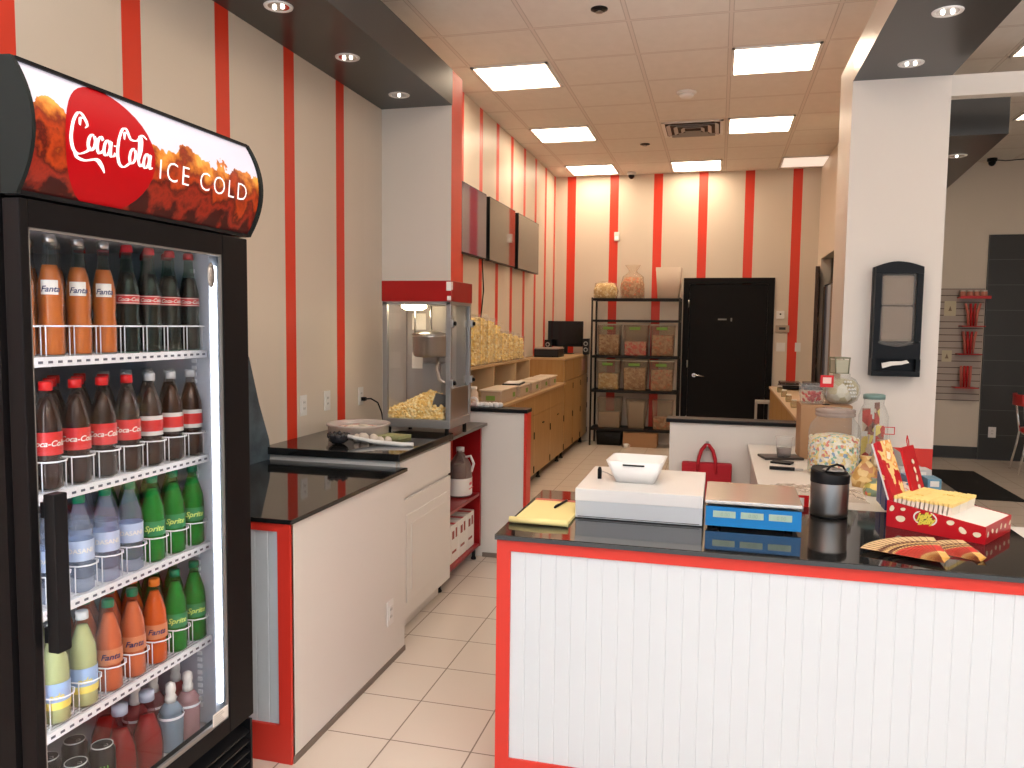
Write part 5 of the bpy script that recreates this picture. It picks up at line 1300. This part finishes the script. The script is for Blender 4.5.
def sack(x, h_, mm, lab, extra=0):
    r = thing('snack_sack', lab, 'bag of snacks', (x, 10.55, 1.956)); q = MB(); w = .155
    q.lathe([(0, .002), (w*.85, .002), (w, .05), (w*.97, h_*.7), (w*.7, h_), (0, h_*1.02)], seg=22, sy=.75)
    for v in q.b.verts: v.co += Vector((rr.uniform(-.008, .008), rr.uniform(-.008, .008), 0))
    q.build('filling', mm, r)
    p_ = MB().lathe([(w*1.02, .004), (w*1.05, h_*.5), (w*.85, h_*1.02), (w*.35, h_*1.1+extra*.3), (w*.30, h_*1.12+extra*.5), (w*.62, h_*1.15+extra)], seg=18, sy=.75, cap=False)
    for v in p_.b.verts: v.co += Vector((rr.uniform(-.012, .012), rr.uniform(-.006, .006), 0))
    p_.build('clear_bag', clear('sack_film', (.95, .92, .88), .10, .2, (.75, .65, .55)), r)
sack(-1.475, .20, m_mix_ch, 'clear bag of mixed popcorn, left on top of the rack', .0)
sack(-1.115, .28, m_mix_rd, 'tall clear bag of red and brown popcorn on top of the rack', .12)
r = thing('white_bucket', 'tall white translucent bucket on top of the storage rack', 'bucket', (-.645, 10.55, 1.956)); q = MB(); frus(q, .135, .12, .165, .14, 0, .40); q.build('bucket_wall', mat('bucket_white', (.62, .50, .40), .4), r)
MB().box(-.171, -.165, -.03, .03, .37, .40).build('bucket_rim', mat('bucket_white'), r)
r = thing('cardboard_box', 'brown cardboard box on the floor under the storage rack', 'box', (-.96, 10.53, .0005)); MB().box(-.22, .22, -.16, .16, 0, .19, .003).build('box_body', m_card, r); MB().box(-.22, .22, -.02, .02, .1902, .1912).build('tape', mat('tape_brown'), r)
r = thing('storage_crate', 'dark crate on the floor left under the storage rack', 'crate', (-1.38, 10.56, .0005)); q = MB(); frus(q, .16, .12, .17, .13, 0, .18); q.build('crate_shell', m_blkmetal, r); MB().box(-.05, .05, -.1335, -.1325, .12, .15).build('grip_slot', m_blackmat, r)
r = thing('white_mug', 'small white cup on the floor beside the cardboard box', 'cup', (-1.13, 10.30, .0005)); MB().lathe([(0, 0), (.028, 0), (.036, .05), (.034, .05), (.026, .004), (0, .004)], seg=16, cap=False).build('cup_wall', m_whitepl, r); MB().tube([(.034, 0, .04), (.052, 0, .035), (.050, 0, .018), (.031, 0, .012)], .004).build('handle', m_whitepl, r)

# wall devices on the back wall
outlet(.79, YB, 1.344, 'white switch plate on the back wall left of the last red stripe', 'y', kind='toggle', w=.11)
outlet(1.0, YB, 1.346, 'white switch plate on the back wall right of the last red stripe', 'y', kind='toggle')
r = thing('thermostat', 'small white thermostat above the switches beside the back door', 'thermostat', (.80, YB-.0005, 1.58)); MB().box(-.085, .085, -.025, 0, -.045, .045, .006).build('thermostat_case', mat('beige_plastic', (.42, .33, .25), .5), r); MB().box(-.04, .04, -.0265, -.0252, -.012, .02).build('display', m_slate, r)
r = thing('wall_sensor', 'small white sensor box above the thermostat', 'sensor', (.77, YB-.0005, 1.76)); MB().box(-.05, .05, -.03, 0, -.05, .05, .006).build('sensor_case', m_whitepl, r); MB().lathe([(.012, 0), (.008, -.004), (0, -.004)], 0, -.03, .01, 12, axis='y').build('lens', m_slate, r)
r = thing('wall_sensor', 'small white motion sensor high on the back wall above the rack', 'sensor', (-1.37, YB-.0005, 2.80)); MB().box(-.035, .035, -.04, 0, -.06, .06, .008).build('sensor_case', m_whitepl, r); MB().box(-.02, .02, -.043, -.0402, -.04, .0).build('lens', m_lens, r)

# ================================================================== RIGHT BACK COUNTER
r = thing('side_counter', 'maple counter with pale top along the right partition wall', 'counter', (.9, 7.9, 0)); O = (.9, 7.9, 0)
L(MB().box(.63, 1.195, 6.2, 9.75, .08, .875), 'carcass', m_wood, r, O)
L(MB().box(.60, 1.195, 6.18, 9.78, .875, .90, .003), 'counter_top', mat('pale_top', (.56, .42, .28), .35), r, O)
for i in range(6): L(MB().box(.612, .63, 6.21+i*.59, 6.79+i*.59, .09, .87, .002), 'cabinet_door', m_wood, r, O)
L(MB().box(.68, 1.19, 6.2, 9.75, 0, .08), 'plinth', m_blkmetal, r, O)
for i in range(5):
    y = 6.7+i*.55; r = thing('glass_jar', f'small glass jar with green label on the side counter, {["nearest","second","middle","fourth","farthest"][i]} of the row', 'jar', (.66, y, .9005), 0, 'small jars on the side counter'); r.scale = (.7, .7, .62)
    MB().lathe([(0, 0), (.035, 0), (.04, .006), (.04, .09), (.03, .10)], seg=16).build('jar_body', clear('jar_amber', (.85, .8, .65), .35, .2, (.5, .45, .32)), r); MB().lathe([(.033, .10), (.033, .118), (0, .12)], seg=16).build('jar_lid', m_whitepl, r); MB().box(-.0415, -.0405, -.02, .02, .03, .07).build('label', m_green, r)
for x, y, lab in ((.80, 9.45, 'flat black waffle-iron shaped appliance on the side counter, left one'), (1.06, 9.45, 'flat black appliance on the side counter, right one')):
    r = thing('flat_appliance', lab, 'appliance', (x, y, .9005)); MB().box(-.115, .115, -.15, .15, .008, .05, .008).build('base', m_blkmetal, r); MB().box(-.11, .11, -.14, .14, .054, .085, .01).build('lid', mat('appliance_lid', (.06, .04, .035), .25), r)
    MB().box(-.10, .10, -.13, .13, .05, .054).build('hinge', m_steel, r); MB().tube([(-.05, -.14, .07), (-.05, -.18, .07), (.05, -.18, .07), (.05, -.14, .07)], .007).build('handle', m_blackpl, r)
    for sx in (-.09, .09): MB().cyl(sx, 0, 0, .008, .012, 10).build('foot', m_blackpl, r)
r = thing('white_stool', 'white stool frame beside the black back door', 'stool', (.56, 10.2, 0)); MB().box(-.09, .09, -.12, .12, .66, .69, .004).build('seat', mat('stool_white', (.42, .38, .34), .5), r)
for x in (-.08, .08):
    for y in (-.11, .11): MB().box(x-.01, x+.01, y-.01, y+.01, 0, .66).build('leg', mat('stool_white'), r)

# ================================================================== FAR RIGHT AREA
o = MB().box(1.95, 2.83, 8.2, 9.8, .0005, .010, .003).build('door_mat', mat('mat_black', (.006, .006, .007), .9)); tag(o, 'black rectangular mat on the tiled floor at the right', 'mat')
r = thing('slatwall_panel', 'cream slatwall display panel beside the dark tiles', 'display panel', (2.70, YB-.0005, .72))
q = MB()
for k in range(17): q.box(-.46, .43, -.020, -.006, .01+k*.0805, .081+k*.0805)
q.build('slats', m_slat, r); MB().box(-.46, .43, -.006, 0, 0, 1.378).build('backing', mat('slat_shadow', (.10, .06, .05), .7), r)
def hookrow(x, z, n, h_, lab, spread=.05):
    r = thing('licorice_rack', lab, 'candy rack', (x, YB-.022, z), 0, 'red candy racks on the slatwall')
    MB().box(-.13, .13, -.16, -.002, -.012, 0, .003).build('red_tray', m_redlic, r)
    for k in range(n):
        u = (k-(n-1)/2)
        MB().tube([(u*.03, -.08, .001), (u*.034, -.08, h_*.55), (u*spread, -.08, h_)], [.012, .016, .014], 7).build('licorice_bundle', m_redlic if k % 3 else mat('licorice_pale', (.60, .16, .12), .4), r)
hookrow(2.98, 1.645, 4, .27, 'rack of red licorice sticks, uppermost on the slatwall', .055); hookrow(2.96, 1.305, 4, .27, 'rack of red licorice sticks, middle of the slatwall', .048); hookrow(2.94, .895, 4, .26, 'rack of red licorice sticks, lowest on the slatwall', .036)
for k in range(4):
    o = thing('candy_tub', f'round pinkish candy tub on the top slatwall shelf, {["leftmost","second","third","rightmost"][k]}', 'tub', (2.865+k*.078, YB-.09, 1.9955), 0, 'candy tubs on the top slatwall shelf')
    MB().lathe([(0, 0), (.030, 0), (.036, .008), (.036, .055), (.028, .065)], seg=16).build('tub_body', mat('candy_pinkish', (.62, .25, .17), .4), o); MB().lathe([(.031, .064), (.031, .078), (0, .08)], seg=14).build('tub_lid', m_paper, o)
r = thing('candy_shelf', 'red top shelf on the slatwall carrying round tubs', 'shelf', (2.98, YB-.022, 1.985)); MB().box(-.16, .17, -.16, -.002, -.006, .010, .002).build('shelf_board', m_redlic, r); MB().box(-.16, .17, -.163, -.160, -.015, .02).build('shelf_lip', m_redlic, r)
for (x, z, w, h_, lab) in ((2.75, 1.855, .13, .18, 'pale price card at the top left of the slatwall'), (2.74, 1.27, .11, .14, 'pale price card lower on the slatwall')):
    r = thing('price_card', lab, 'card', (x, YB-.022, z)); MB().box(-w/2, w/2, -.006, -.001, -h_/2, h_/2).build('card', mat('card_cream', (.62, .55, .38), .6), r); MB().prism([(-.02, -.03), (.02, -.03), (.0, .03)], 'y', -.008, -.0062).build('print', mat('card_ink', (.25, .18, .12), .6), r)
outlet(3.285, YB-.03, .345, 'white outlet low on the dark tiled wall', 'y', w=.085, h=.13)
# red diner chair at the right edge
def chair(x, y, a):
    r = thing('diner_chair', 'red vinyl diner chair with curved chrome frame at the right edge', 'chair', (x, y, 0), a)
    MB().lathe([(0, 0), (.19, 0), (.21, .02), (.20, .055), (0, .065)], 0, 0, .46, 28).build('seat', m_redvinyl, r)
    pts = [(-.21+.42*k/10, .20+.05*math.sin(PI*k/10)) for k in range(11)]; pts += [(x_, y_+.035) for x_, y_ in reversed(pts)]
    q = MB(); q.prism(pts, 'z', .77, .89); bmesh.ops.bevel(q.b, geom=[e for e in q.b.edges], offset=.008, segments=2, affect='EDGES'); q.build('backrest', m_redvinyl, r)
    for s in (-1, 1):
        MB().tube([(s*.22, .24, .0+.012), (s*.20, .19, .30), (s*.18, .17, .46), (s*.185, .19, .60), (s*.20, .215, .80)], .012).build('leg', m_chrome, r)
        MB().tube([(s*.22, -.22, .012), (s*.20, -.18, .25), (s*.17, -.14, .455)], .012).build('leg', m_chrome, r)
    MB().tube([(.18*math.cos(2*PI*k/20), .18*math.sin(2*PI*k/20), .45) for k in range(20)], .010, 6, True).build('seat_frame', m_chrome, r)
chair(3.49, 9.85, 1.45)
